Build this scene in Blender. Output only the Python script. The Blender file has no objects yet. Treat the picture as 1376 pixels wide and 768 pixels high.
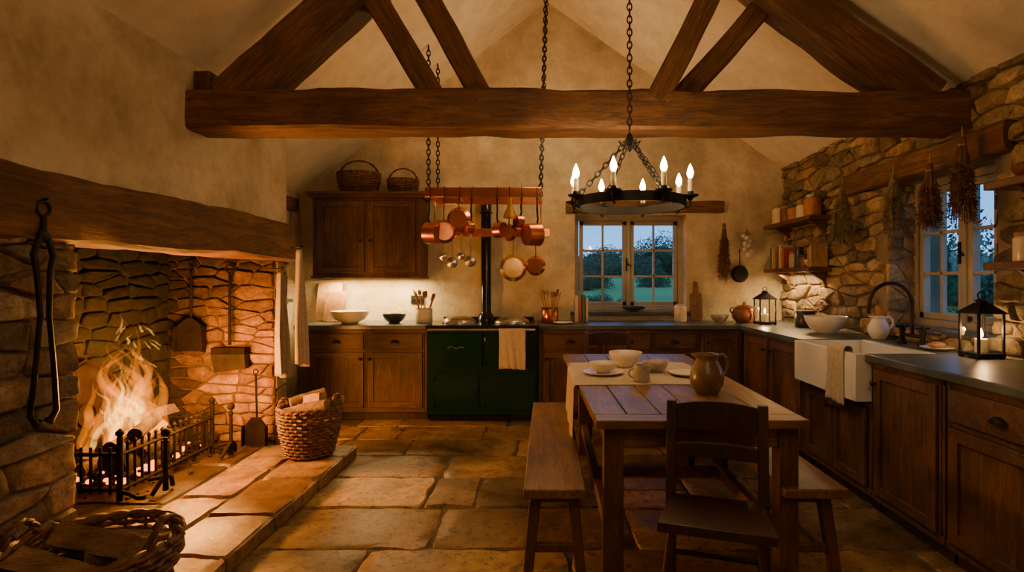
import bpy, bmesh, math, random
from mathutils import Vector, Matrix, noise
random.seed(7)
R=random.random
def ru(a,b): return a+(b-a)*random.random()
PI=math.pi
# ---------------------------------------------------------------- mesh builder
class B:
    def __init__(s): s.v=[];s.f=[];s.m=[];s.sm=[];s.c=[];s.M=Matrix.Identity(4)
    def add(s,vs,fs,mat=0,smooth=False,col=(1,1,1)):
        o=len(s.v)
        for v in vs: s.v.append(s.M@Vector(v))
        for f in fs:
            s.f.append([o+i for i in f]); s.m.append(mat); s.sm.append(smooth); s.c.append(col)
    def box(s,x0,x1,y0,y1,z0,z1,mat=0,col=(1,1,1)):
        vs=[(x,y,z) for x in(x0,x1) for y in(y0,y1) for z in(z0,z1)]
        s.add(vs,[(0,1,3,2),(4,6,7,5),(0,4,5,1),(2,3,7,6),(0,2,6,4),(1,5,7,3)],mat,False,col)
    def hexa(s,b4,t4,mat=0):
        s.add(list(b4)+list(t4),[(3,2,1,0),(4,5,6,7),(0,1,5,4),(1,2,6,5),(2,3,7,6),(3,0,4,7)],mat)
    def prism(s,poly,axis,a,b,mat=0):
        n=len(poly)
        def P(p,t):
            return (p[0],t,p[1]) if axis=='Y' else ((t,p[0],p[1]) if axis=='X' else (p[0],p[1],t))
        vs=[P(p,a) for p in poly]+[P(p,b) for p in poly]
        fs=[tuple(range(n)),tuple(range(2*n-1,n-1,-1))]+[(i,(i+1)%n,n+(i+1)%n,n+i) for i in range(n)]
        s.add(vs,fs,mat)
    def tube(s,pts,r,n=8,mat=0,closed=False,caps=True,flat=1.0):
        pts=[Vector(p) for p in pts]; k=len(pts)
        if not isinstance(r,(list,tuple)): r=[r]*k
        vs=[];up=None
        for i,p in enumerate(pts):
            if closed: t=pts[(i+1)%k]-pts[i-1]
            else: t=pts[min(i+1,k-1)]-pts[max(i-1,0)]
            if t.length<1e-9: t=Vector((0,0,1))
            t.normalize()
            if up is None:
                up=Vector((0,0,1)) if abs(t.z)<.9 else Vector((1,0,0))
            a=t.cross(up)
            if a.length<1e-6: a=t.orthogonal()
            a.normalize(); b=a.cross(t).normalized(); up=b
            for j in range(n):
                an=2*PI*j/n
                vs.append(p+a*math.cos(an)*r[i]+b*math.sin(an)*r[i]*flat)
        fs=[]
        for i in range(k if closed else k-1):
            i2=(i+1)%k
            for j in range(n): fs.append((i*n+j,i*n+(j+1)%n,i2*n+(j+1)%n,i2*n+j))
        if caps and not closed:
            fs.append(tuple(range(n-1,-1,-1))); fs.append(tuple(range((k-1)*n,k*n)))
        s.add(vs,fs,mat,True)
    def cyl(s,p0,p1,r0,r1=None,n=16,mat=0):
        s.tube([p0,p1],[r0,r0 if r1 is None else r1],n,mat)
    def lathe(s,prof,c=(0,0,0),n=28,mat=0,close=False):
        vs=[];k=len(prof)
        for r,z in prof:
            for j in range(n):
                a=2*PI*j/n; vs.append((c[0]+r*math.cos(a),c[1]+r*math.sin(a),c[2]+z))
        fs=[]
        for i in range(k if close else k-1):
            i2=(i+1)%k
            for j in range(n): fs.append((i*n+j,i*n+(j+1)%n,i2*n+(j+1)%n,i2*n+j))
        s.add(vs,fs,mat,True)
    def sph(s,c,r,sc=(1,1,1),n=12,mat=0):
        vs=[];m=max(4,n//2)
        for i in range(m+1):
            ph=PI*i/m
            for j in range(n):
                a=2*PI*j/n
                vs.append((c[0]+r*sc[0]*math.sin(ph)*math.cos(a),c[1]+r*sc[1]*math.sin(ph)*math.sin(a),c[2]+r*sc[2]*math.cos(ph)))
        fs=[(i*n+j,i*n+(j+1)%n,(i+1)*n+(j+1)%n,(i+1)*n+j) for i in range(m) for j in range(n)]
        s.add(vs,fs,mat,True)
    def ring(s,c,rad,r,axis='Z',n=24,m=6,mat=0):
        pts=[]
        for i in range(n):
            a=2*PI*i/n; x,y=rad*math.cos(a),rad*math.sin(a)
            pts.append({'Z':(c[0]+x,c[1]+y,c[2]),'Y':(c[0]+x,c[1],c[2]+y),'X':(c[0],c[1]+x,c[2]+y)}[axis])
        s.tube(pts,r,m,mat,closed=True)
    def chain(s,p0,p1,link=.045,r=.0045,mat=0):
        p0=Vector(p0);p1=Vector(p1);d=p1-p0;L=d.length;n=max(2,int(L/(link*.74)));q=d.to_track_quat('Z','Y').to_matrix()
        for i in range(n):
            c=p0+d*((i+.5)/n);pts=[]
            for j in range(10):
                a=2*PI*j/10;x=math.cos(a)*link*.27;z=math.sin(a)*link*.5
                v=Vector((x,0,z)) if i%2 else Vector((0,x,z))
                pts.append(c+q@v)
            s.tube(pts,r,5,mat,closed=True)
    def sheet(s,fn,nu,nv,mat=0,smooth=True,col=(1,1,1)):
        vs=[fn(i/nu,j/nv) for i in range(nu+1) for j in range(nv+1)]
        fs=[(i*(nv+1)+j,(i+1)*(nv+1)+j,(i+1)*(nv+1)+j+1,i*(nv+1)+j+1) for i in range(nu) for j in range(nv)]
        s.add(vs,fs,mat,smooth,col)
def make(name,b,mats,parent=None,bevel=0,matrix=None,solid=0,subsurf=0,org=None):
    me=bpy.data.meshes.new(name)
    vs=b.v
    if matrix is None:
        xs=[v.x for v in vs];ys=[v.y for v in vs];zs=[v.z for v in vs]
        o=Vector(((min(xs)+max(xs))/2,(min(ys)+max(ys))/2,min(zs))) if org is None else Vector(org)
        vs=[v-o for v in vs]; matrix=Matrix.Translation(o)
    me.from_pydata([tuple(v) for v in vs],[],b.f)
    for m in mats: me.materials.append(m)
    me.polygons.foreach_set('material_index',b.m)
    me.polygons.foreach_set('use_smooth',b.sm)
    if any(c!=(1,1,1) for c in b.c):
        ca=me.color_attributes.new('Col','FLOAT_COLOR','CORNER'); data=[]
        for p,c in zip(me.polygons,b.c): data+= [c[0],c[1],c[2],1.0]*p.loop_total
        ca.data.foreach_set('color',data)
    bm=bmesh.new();bm.from_mesh(me);bmesh.ops.recalc_face_normals(bm,faces=bm.faces);bm.to_mesh(me);bm.free()
    me.set_sharp_from_angle(angle=.75)
    ob=bpy.data.objects.new(name,me);bpy.context.scene.collection.objects.link(ob)
    ob.matrix_world=matrix
    if parent is not None:
        ob.parent=parent; ob.matrix_parent_inverse=Matrix.Translation(parent.location).inverted()
    if solid:
        m=ob.modifiers.new('s','SOLIDIFY');m.thickness=solid
    if bevel:
        m=ob.modifiers.new('b','BEVEL');m.width=bevel;m.segments=2;m.limit_method='ANGLE';m.angle_limit=.7
    if subsurf:
        m=ob.modifiers.new('ss','SUBSURF');m.levels=subsurf;m.render_levels=subsurf
    return ob
def empty(name,loc=(0,0,0)):
    e=bpy.data.objects.new(name,None);e.location=loc;e.empty_display_size=.1
    bpy.context.scene.collection.objects.link(e);return e
def light(name,typ,loc,power,color,parent=None,size=.05,sizey=None,rot=None):
    l=bpy.data.lights.new(name,typ);l.energy=power;l.color=color
    if typ=='AREA':
        l.size=size
        if sizey: l.shape='RECTANGLE';l.size_y=sizey
    else: l.shadow_soft_size=size
    o=bpy.data.objects.new(name,l);o.location=loc
    if rot: o.rotation_euler=rot
    bpy.context.scene.collection.objects.link(o)
    if parent is not None:
        o.parent=parent;o.matrix_parent_inverse=Matrix.Translation(parent.location).inverted()
    return o
# ---------------------------------------------------------------- materials
def nm(name):
    m=bpy.data.materials.new(name);m.use_nodes=True;nt=m.node_tree;nt.nodes.clear()
    out=nt.nodes.new('ShaderNodeOutputMaterial');bs=nt.nodes.new('ShaderNodeBsdfPrincipled')
    nt.links.new(bs.outputs[0],out.inputs[0]);return m,nt,bs,out
def N(nt,t,**k):
    n=nt.nodes.new(t)
    for a,b in k.items():
        if a in n.inputs: n.inputs[a].default_value=b
        else: setattr(n,a,b)
    return n
def ramp(nt,src,stops):
    r=nt.nodes.new('ShaderNodeValToRGB');e=r.color_ramp.elements
    while len(e)<len(stops): e.new(.5)
    for i,(p,c) in enumerate(stops): e[i].position=p;e[i].color=(c[0],c[1],c[2],1)
    nt.links.new(src,r.inputs[0]);return r.outputs[0]
def mix(nt,a,b,fac,mode='MULTIPLY'):
    n=nt.nodes.new('ShaderNodeMix');n.data_type='RGBA';n.blend_type=mode
    for v,i in((fac,0),(a,6),(b,7)):
        if isinstance(v,(int,float)): n.inputs[i].default_value=v
        elif isinstance(v,tuple): n.inputs[i].default_value=(v[0],v[1],v[2],1)
        else: nt.links.new(v,n.inputs[i])
    return n.outputs[2]
def coords(nt,scale=(1,1,1)):
    tc=nt.nodes.new('ShaderNodeTexCoord');mp=nt.nodes.new('ShaderNodeMapping');mp.inputs['Scale'].default_value=scale
    nt.links.new(tc.outputs['Object'],mp.inputs[0]);return mp.outputs[0]
def noisen(nt,vec,scale,detail=6,rough=.6,dist=0):
    n=N(nt,'ShaderNodeTexNoise',Scale=scale,Detail=detail,Roughness=rough,Distortion=dist)
    nt.links.new(vec,n.inputs['Vector']);return n.outputs['Fac']
def bump(nt,bs,h,strength,dist=.01):
    b=N(nt,'ShaderNodeBump',Strength=strength,Distance=dist);nt.links.new(h,b.inputs['Height']);nt.links.new(b.outputs[0],bs.inputs['Normal'])
def wood(name,c1,c2,axis='X',rough=.5,sc=1.0,bs_=.35,crack=0,bd=.004):
    m,nt,bs,_=nm(name);a={'X':(1,9,9),'Y':(9,1,9),'Z':(9,9,1)}[axis]
    v=coords(nt,tuple(x*sc for x in a))
    n1=noisen(nt,v,3,8,.65,.6);n2=noisen(nt,coords(nt),2.2*sc,4);n3=noisen(nt,v,14,6,.7,.2)
    c=ramp(nt,n1,[(.3,c1),(.7,c2)])
    c=mix(nt,c,ramp(nt,n2,[(.3,(.45,.41,.37)),(.65,(1.2,1.15,1.1))]),.85)
    c=mix(nt,c,ramp(nt,n3,[(.35,(.4,.35,.31)),(.55,(1.05,1.05,1.05))]),.65)
    h=n3
    if crack:
        v2=coords(nt,tuple((.45 if x==1 else 9) for x in a));n4=noisen(nt,v2,1.3,2,.5,.15)
        cr=ramp(nt,n4,[(.485,(1,1,1)),(.495,(.15,.12,.1)),(.501,(.15,.12,.1)),(.511,(1,1,1))])
        c=mix(nt,c,cr,crack);h=mix(nt,n3,cr,crack)
    nt.links.new(c,bs.inputs['Base Color'])
    bs.inputs['Roughness'].default_value=rough
    bump(nt,bs,h,bs_,bd);return m
def mottled(name,c1,c2,scale=3,rough=.7,bstr=.3,bd=.01,metal=0,detail=8,spec=.5):
    m,nt,bs,_=nm(name);v=coords(nt);n=noisen(nt,v,scale,detail)
    nt.links.new(ramp(nt,n,[(.3,c1),(.7,c2)]),bs.inputs['Base Color'])
    bs.inputs['Roughness'].default_value=rough;bs.inputs['Metallic'].default_value=metal
    bs.inputs['Specular IOR Level'].default_value=spec
    if bstr: bump(nt,bs,noisen(nt,v,scale*5,6),bstr,bd)
    return m
def plaster(name,c1,c2,bstr,mo=.75):
    m,nt,bs,_=nm(name);v=coords(nt);n=noisen(nt,v,1.1,8,.62,.3);n2=noisen(nt,v,4.5,8,.7);n3=noisen(nt,v,22,5,.7)
    c=ramp(nt,n,[(.3,c1),(.68,c2)]);c=mix(nt,c,ramp(nt,n2,[(.34,(.70,.64,.56)),(.6,(1.05,1.05,1.05))]),mo)
    nt.links.new(c,bs.inputs['Base Color']);bs.inputs['Roughness'].default_value=.93
    h=mix(nt,n2,n3,.3,'MIX');bump(nt,bs,h,bstr,.035);return m
def colstone(name,tint1,tint2,rough=.85,sc=12,bstr=.6,bd=.012,spec=.4,blotch=3,pit=0,rv=.13):
    m,nt,bs,_=nm(name);v=coords(nt);at=nt.nodes.new('ShaderNodeAttribute');at.attribute_name='Col'
    n=noisen(nt,v,sc,9,.7);n2=noisen(nt,v,blotch,5,.6,.4)
    c=mix(nt,at.outputs['Color'],ramp(nt,n,[(.3,tint1),(.7,tint2)]),1.0)
    c=mix(nt,c,ramp(nt,n2,[(.32,(.42,.38,.34)),(.62,(1.18,1.14,1.08))]),.88)
    if pit:
        n5=noisen(nt,v,sc*5,5,.6);pr=ramp(nt,n5,[(.36,(.3,.27,.24)),(.46,(1,1,1))]);c=mix(nt,c,pr,pit)
    nt.links.new(c,bs.inputs['Base Color']);bs.inputs['Specular IOR Level'].default_value=spec
    rr=ramp(nt,n2,[(.3,(rough-rv,)*3),(.7,(rough+rv,)*3)]);nt.links.new(rr,bs.inputs['Roughness'])
    bump(nt,bs,n,bstr,bd);return m
def emis(name,col,st):
    m,nt,bs,out=nm(name);e=N(nt,'ShaderNodeEmission',Strength=st);e.inputs[0].default_value=(*col,1)
    nt.links.new(e.outputs[0],out.inputs[0]);return m
def volfire(name,col,st):
    m,nt,bs,out=nm(name);nt.nodes.remove(bs);e=N(nt,'ShaderNodeEmission',Strength=st);e.inputs[0].default_value=(*col,1)
    nt.links.new(e.outputs[0],out.inputs['Volume']);return m
def glassm(name,tint=(.97,.99,1)):
    m,nt,bs,out=nm(name);t=N(nt,'ShaderNodeBsdfTransparent');t.inputs[0].default_value=(*tint,1)
    g=N(nt,'ShaderNodeBsdfGlossy',Roughness=.03);mx=nt.nodes.new('ShaderNodeMixShader');mx.inputs[0].default_value=.04
    nt.links.new(t.outputs[0],mx.inputs[1]);nt.links.new(g.outputs[0],mx.inputs[2]);nt.links.new(mx.outputs[0],out.inputs[0]);return m
BEAM=wood('beam_oak',(.065,.027,.010),(.27,.125,.046),'X',.6,1.1,.8,crack=.5,bd=.007)
CAB=wood('cabinet_wood',(.060,.027,.012),(.20,.097,.042),'Z',.52,1.2,.3)
CABH=wood('cabinet_wood_h',(.060,.027,.012),(.20,.097,.042),'X',.52,1.2,.3)
TAB=wood('table_wood',(.13,.066,.026),(.34,.185,.074),'Y',.40,1.2,.35,crack=.4)
TABX=wood('table_wood_x',(.13,.066,.026),(.34,.185,.074),'X',.40,1.2,.35,crack=.4)
TABL=wood('table_leg_wood',(.07,.032,.013),(.19,.088,.036),'Z',.45,1.2,.2)
DARKW=wood('chair_wood',(.024,.010,.005),(.075,.031,.013),'Z',.40,1.4,.2)
BENCH=wood('bench_wood',(.12,.058,.023),(.30,.155,.062),'Y',.42,1.2,.35,crack=.4)
PALEW=wood('board_wood',(.42,.24,.11),(.62,.40,.20),'Z',.5,1.5,.1)
SPOON=wood('spoon_wood',(.30,.15,.06),(.5,.28,.12),'Z',.5,2,.1)
PLAS=plaster('plaster_wall',(.46,.37,.245),(.76,.65,.46),.8,.85)
CEIL=plaster('plaster_ceiling',(.72,.63,.48),(.82,.74,.59),.3,.5)
MORT=mottled('mortar',(.17,.13,.085),(.30,.235,.155),6,.95,.6,.01)
MORTD=mottled('sooty_mortar',(.06,.036,.02),(.12,.075,.04),6,.95,.6,.01)
SOOT=mottled('soot',(.006,.005,.004),(.022,.016,.012),4,.95,.5,.01)
STONE=colstone('rubble_stone',(.48,.43,.36),(1.35,1.3,1.2),sc=14,bstr=1.0,bd=.026,pit=.6)
FLAG=colstone('flagstone',(.42,.37,.30),(1.30,1.23,1.10),rough=.42,sc=6,bstr=.65,bd=.011,spec=.5,blotch=2.2,pit=.85,rv=.16)
GROUT=mottled('grout',(.05,.036,.022),(.12,.085,.055),9,.95,.5,.006)
SLATE=mottled('slate_worktop',(.04,.052,.058),(.11,.135,.145),5,.34,.15,.003)
IRON=mottled('black_iron',(.010,.009,.008),(.03,.026,.022),14,.5,.3,.003,.6)
RUST=mottled('grate_iron',(.005,.0035,.003),(.018,.011,.008),9,.85,.5,.005,0,spec=.15)
FBK=mottled('fireback_iron',(.008,.005,.004),(.028,.015,.009),9,.9,.5,.006,spec=.1)
COPPER=mottled('copper',(.66,.25,.11),(.9,.40,.19),7,.24,.05,.002,1)
COPD=mottled('copper_aged',(.40,.14,.055),(.68,.26,.12),6,.31,.1,.002,1)
BRASS=mottled('brass',(.6,.36,.12),(.8,.52,.2),7,.3,.05,.002,1)
STEEL=mottled('steel',(.4,.38,.35),(.6,.57,.52),8,.28,.05,.002,1)
GREEN=mottled('green_enamel',(.002,.024,.017),(.004,.037,.025),2,.16,0,0,0)
ENAM=mottled('black_enamel',(.006,.006,.006),(.014,.014,.014),4,.16,0,0,0)
CER=mottled('cream_ceramic',(.58,.50,.38),(.74,.66,.53),8,.3,.05,.002)
WHITE=mottled('white_ceramic',(.76,.74,.70),(.86,.84,.80),3,.16,0,0)
STW=mottled('stoneware_brown',(.11,.065,.035),(.24,.15,.08),9,.32,.1,.003)
STG=mottled('stoneware_grey',(.28,.23,.17),(.46,.39,.30),22,.4,.1,.003)
DKC=mottled('dark_ceramic',(.02,.02,.02),(.06,.055,.05),6,.3,.05,.002)
TERR=mottled('terracotta_glaze',(.13,.045,.02),(.25,.095,.04),6,.28,.05,.002)
LINEN=mottled('linen',(.44,.36,.26),(.60,.50,.38),40,.95,.5,.002)
LINEN2=mottled('linen_dark',(.30,.22,.15),(.42,.33,.23),40,.95,.5,.002)
WICK=mottled('wicker',(.05,.021,.009),(.21,.095,.038),26,.6,.3,.003)
BARK=mottled('bark',(.08,.048,.028),(.26,.165,.095),18,.95,1,.012)
LOGEND=wood('split_wood',(.30,.17,.08),(.68,.45,.24),'X',.85,2.2,1.0,bd=.01)
CHAR=mottled('charred_log',(.006,.005,.004),(.035,.018,.010),14,.95,.8,.01)
FRAME=mottled('window_paint',(.32,.285,.22),(.40,.355,.28),6,.5,.1,.002)
GLASS=glassm('window_glass')
WAX=mottled('candle_wax',(.75,.65,.45),(.82,.72,.52),5,.5,0,0)
BULB=emis('candle_bulb',(1,.66,.30),55)
FLAM=emis('candle_flame',(1,.5,.14),26)
EMBER=emis('ember',(1,.20,.015),5)
HERB=mottled('dried_herb',(.13,.10,.05),(.30,.24,.13),20,.9,.2,.003)
HERBR=mottled('dried_herb_red',(.09,.042,.025),(.21,.11,.06),20,.9,.2,.003)
LEAF=mottled('leaf',(.016,.045,.020),(.06,.13,.05),3,.8,0,0)
GRASS=mottled('grass',(.10,.18,.03),(.20,.31,.07),.3,.95,0,0)
PAPER=mottled('book_cover',(.5,.42,.3),(.6,.5,.38),9,.7,0,0)
BOOKR=mottled('book_red',(.35,.06,.04),(.45,.1,.06),9,.6,0,0)
BOOKG=mottled('book_green',(.05,.12,.09),(.1,.2,.14),9,.6,0,0)
BOOKY=mottled('book_yellow',(.5,.3,.08),(.6,.4,.12),9,.6,0,0)
JARG=mottled('jar_amber',(.35,.13,.03),(.55,.25,.07),14,.15,0,0)
JARW=mottled('jar_flour',(.6,.5,.36),(.7,.6,.45),14,.15,0,0)
# ---------------------------------------------------------------- stone patches
def patch(b,P,c4,nu,nv,depth,eu,ev,nz,mat,col,seed,rnd=.35,base=-.006,amp=.006):
    us=[0,eu]+[eu+(1-2*eu)*i/(nu-1) for i in range(1,nu-1)]+[1-eu,1]
    vs_=[0,ev]+[ev+(1-2*ev)*i/(nv-1) for i in range(1,nv-1)]+[1-ev,1]
    vs=[]
    for i,u in enumerate(us):
        for j,v in enumerate(vs_):
            x=(c4[0][0]*(1-u)+c4[1][0]*u)*(1-v)+(c4[3][0]*(1-u)+c4[2][0]*u)*v
            y=(c4[0][1]*(1-u)+c4[1][1]*u)*(1-v)+(c4[3][1]*(1-u)+c4[2][1]*u)*v
            edge=(i in(0,len(us)-1)) or (j in(0,len(vs_)-1))
            q=Vector((x*7+seed,y*7,seed*.37))
            if edge: h=base
            else:
                pu=1-abs(2*u-1)**4;pv=1-abs(2*v-1)**4
                h=depth*(1-rnd+rnd*min(pu,pv))+nz*noise.noise(q*.6)+nz*.5*noise.noise(q*2.4)
            nx=noise.noise(q*1.4+Vector((9,3,1)));ny=noise.noise(q*1.4+Vector((2,7,5)))
            cu,cv=min(u,1-u),min(v,1-v)
            if cu<=eu+1e-6 and cv<=ev+1e-6:
                mx=(c4[0][0]+c4[2][0])/2;my=(c4[0][1]+c4[2][1])/2
                x+=(mx-x)*.018;y+=(my-y)*.018
            vs.append(P(x+nx*amp,y+ny*amp,h))
    m=len(vs_);fs=[(i*m+j,(i+1)*m+j,(i+1)*m+j+1,i*m+j+1) for i in range(len(us)-1) for j in range(m-1)]
    b.add(vs,fs,mat,True,col)
def clip(poly,px,py,nx,ny):
    out=[];n=len(poly)
    for i in range(n):
        a=poly[i];c=poly[(i+1)%n];da=(a[0]-px)*nx+(a[1]-py)*ny;dc=(c[0]-px)*nx+(c[1]-py)*ny
        if da<=0: out.append(a)
        if da*dc<0:
            t=da/(da-dc);out.append((a[0]+(c[0]-a[0])*t,a[1]+(c[1]-a[1])*t))
    return out
def rubble(b,P,u0,u1,v0,v1,holes,mat,cw=.195,ch=.092,depth=.035,cols=None,dark=None,gap=.0075,drop=.14):
    k=cw/ch*1.25;pts=[];v=v0+ch*.4;row=0
    def inh(u,v): return any(a<u<c and d<v<e for a,c,d,e in holes)
    while v<v1+ch*.2:
        u=u0-cw*.2+(row%2)*cw*.5+ru(-.1,.1)*cw;hj=ru(-.12,.12)*ch
        while u<u1+cw*.2:
            wv=.05*noise.noise(Vector((u*1.3,v*.8,3)))
            q=(min(max(u+ru(-.26,.26)*cw,u0+.01),u1-.01),min(max(v+hj+wv+ru(-.19,.19)*ch,v0+.01),v1-.01))
            if not inh(*q) and R()>drop: pts.append(q)
            u+=cw*ru(.6,1.5)
        v+=ch*ru(.75,1.3);row+=1
    ph=[]
    for (a,c,d,e) in holes:
        for (u,v) in pts:
            for q in((2*a-u,v),(2*c-u,v),(u,2*d-v),(u,2*e-v)):
                if a<q[0]<c and d<q[1]<e and min(q[0]-a,c-q[0],q[1]-d,e-q[1])<.3: ph.append(q)
    allp=pts+ph
    for (u,v) in pts:
        near=sorted(((( x-u)**2+((y-v)*k)**2),x,y) for x,y in allp if abs(x-u)<cw*3 and abs(y-v)<ch*3.2)[1:24]
        poly=[(u0,v0*k),(u1,v0*k),(u1,v1*k),(u0,v1*k)]
        for d2,x,y in near:
            if d2<1e-9: continue
            nx,ny=x-u,(y-v)*k;poly=clip(poly,(x+u)/2,(y+v)/2*k,nx,ny)
            if len(poly)<3: break
        if len(poly)<3: continue
        poly=[(p[0],p[1]/k) for p in poly]
        q=[];n=len(poly)
        for i in range(n):
            a=poly[i];c=poly[(i+1)%n]
            q+= [(a[0]*.93+c[0]*.07,a[1]*.93+c[1]*.07),(a[0]*.5+c[0]*.5,a[1]*.5+c[1]*.5),(a[0]*.07+c[0]*.93,a[1]*.07+c[1]*.93)]
        cx=sum(p[0] for p in q)/len(q);cy=sum(p[1] for p in q)/len(q)
        hw=max(abs(p[0]-cx) for p in q);hh=max(abs(p[1]-cy) for p in q)
        if hw<.015 or hh<.012: continue
        gx=max(.3,1-gap/hw);gy=max(.3,1-gap/hh)
        sd=ru(0,90);dd=depth*ru(.5,1.3);n=len(q);vs=[];tx=ru(-.25,.25);ty=ru(-.3,.3)
        for (s,hf) in((1,-.006/dd),(.955,.72),(.84,.97),(.46,1.0)):
            for p in q:
                rx,ry=(p[0]-cx)*gx*s,(p[1]-cy)*gy*s
                w=Vector((rx*12+sd,ry*12,sd*.7));an=.009 if s>.9 else 0
                h=dd*hf
                if hf>0: h+=dd*(tx*rx/hw+ty*ry/hh)+(.011*noise.noise(w)+.011*noise.noise(w*3))*min(1,dd/.03)
                vs.append(P(cx+rx+an*noise.noise(w*2.0+Vector((3,1,7))),cy+ry+an*noise.noise(w*2.0+Vector((8,2,1))),h))
        vs.append(P(cx,cy,dd*1.0+.011*noise.noise(Vector((sd,0,sd*.7)))*min(1,dd/.03)))
        fs=[(r*n+i,r*n+(i+1)%n,(r+1)*n+(i+1)%n,(r+1)*n+i) for r in range(3) for i in range(n)]+[(3*n+i,3*n+(i+1)%n,4*n) for i in range(n)]
        c=random.choice(cols);kk=ru(.62,1.28)
        if dark: kk*=dark(cx,cy)
        b.add(vs,fs,mat,True,(c[0]*kk,c[1]*kk,c[2]*kk))
SC=[(.37,.28,.17),(.44,.34,.22),(.30,.235,.155),(.48,.39,.27),(.25,.205,.145),(.41,.29,.17),(.34,.28,.20)]
def gridwall(b,plane,u0,u1,v0,v1,a,c,holes,mat=0):
    us=sorted({u0,u1,*[h[0] for h in holes],*[h[1] for h in holes]});vs=sorted({v0,v1,*[h[2] for h in holes],*[h[3] for h in holes]})
    for i in range(len(us)-1):
        for j in range(len(vs)-1):
            mu=(us[i]+us[i+1])/2;mv=(vs[j]+vs[j+1])/2
            if any(h[0]<mu<h[1] and h[2]<mv<h[3] for h in holes): continue
            if plane=='Y': b.box(us[i],us[i+1],a,c,vs[j],vs[j+1],mat)
            else: b.box(a,c,us[i],us[i+1],vs[j],vs[j+1],mat)
# ---------------------------------------------------------------- room shell
YB=5.92;YF=-1.6;XR=2.55;XA=-2.65;XC=-2.15
zl=lambda x:4.34+.78*x
zr=lambda x:4.34-.706*x
WB=(.30,1.50,1.02,2.06)
b=B();gridwall(b,'Y',XA-.35,XR+.4,0,2.2,YB,YB+.35,[WB],0)
b.prism([(XA-.35,2.2),(XR+.4,2.2),(XR+.4,zr(XR+.4)),(0,4.34),(XA-.09,zl(XA-.09))],'Y',YB,YB+.35,0)
make('wall_back',b,[PLAS])
b=B();b.prism([(XA-.6,0),(XR+.4,0),(XR+.4,zr(XR+.4)),(0,4.34),(XA-.6,zl(XA-.6))],'Y',YF-.2,YF,0);make('wall_front',b,[PLAS])
b=B()
b.prism([(0,4.34),(XR+.6,zr(XR+.6)),(XR+.6,zr(XR+.6)+.2),(0,4.58)],'Y',YF-.2,YB+.4)
b.prism([(0,4.34),(0,4.58),(-3.7,zl(-3.7)+.2),(-3.7,zl(-3.7))],'Y',YF-.2,YB+.4)
make('ceiling',b,[CEIL])
WR=(3.12,4.12,1.02,2.06)
b=B();gridwall(b,'X',YF,YB,0,zr(XR)+.1,XR,XR+.4,[WR],1)
P=lambda u,v,h:(XR-h,u,v)
rubble(b,P,.3,YB,.85,zr(XR)+.02,[(WR[0],WR[1],WR[2],2.04),(3.0,4.62,2.05,2.22)],0,cols=SC,depth=.038)
P=lambda u,v,h:(XR+u,WR[1]-h,v);rubble(b,P,-.01,.22,WR[2],WR[3],[],0,cols=SC,cw=.18,depth=.02)
P=lambda u,v,h:(XR+u,WR[0]+h,v);rubble(b,P,-.01,.22,WR[2],WR[3],[],0,cols=SC,cw=.18,depth=.02)
make('wall_right',b,[STONE,MORT])
b=B()
b.prism([(XC,1.80),(XC,zl(XC)+.05),(-3.3,zl(-3.3)+.05),(-3.3,1.80)],'Y',YF,4.54,0)
b.box(-2.4,XC,YF,.3,1.5,1.82,0)
b.box(-3.3,XC,YF,2.5,0,1.80,1)
b.box(-3.3,XC,4.36,4.54,0,1.80,4)
b.box(-3.3,-3.0,2.5,4.36,0,1.80,3)
b.box(-3.0,XC-.02,2.5,4.36,1.74,1.8,3)
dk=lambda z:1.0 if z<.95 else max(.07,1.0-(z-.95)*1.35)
P=lambda u,v,h:(XC+h,u,v);rubble(b,P,.2,2.5,.08,1.55,[],2,cols=SC,depth=.036,cw=.20,ch=.10)
rubble(b,P,4.36,4.54,.0,1.55,[],2,cols=SC,cw=.15,ch=.12,depth=.012)
BR=[(.34,.19,.075),(.29,.155,.062),(.42,.25,.10),(.23,.125,.055),(.37,.20,.075)]
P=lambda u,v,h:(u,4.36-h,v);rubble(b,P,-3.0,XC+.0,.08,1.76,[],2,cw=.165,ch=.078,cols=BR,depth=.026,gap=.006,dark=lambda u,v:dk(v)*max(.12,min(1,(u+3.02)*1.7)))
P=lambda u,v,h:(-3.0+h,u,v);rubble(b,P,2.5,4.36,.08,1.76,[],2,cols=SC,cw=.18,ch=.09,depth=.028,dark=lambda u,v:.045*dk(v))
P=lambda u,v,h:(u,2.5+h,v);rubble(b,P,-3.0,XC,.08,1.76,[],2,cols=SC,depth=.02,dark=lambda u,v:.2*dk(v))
make('wall_left',b,[PLAS,MORT,STONE,SOOT,MORTD])
b=B();NW=(4.85,5.62,1.16,2.06)
gridwall(b,'X',4.54,YB,0,2.3,XA-.35,XA,[NW],0);make('wall_alcove',b,[PLAS])
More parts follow.
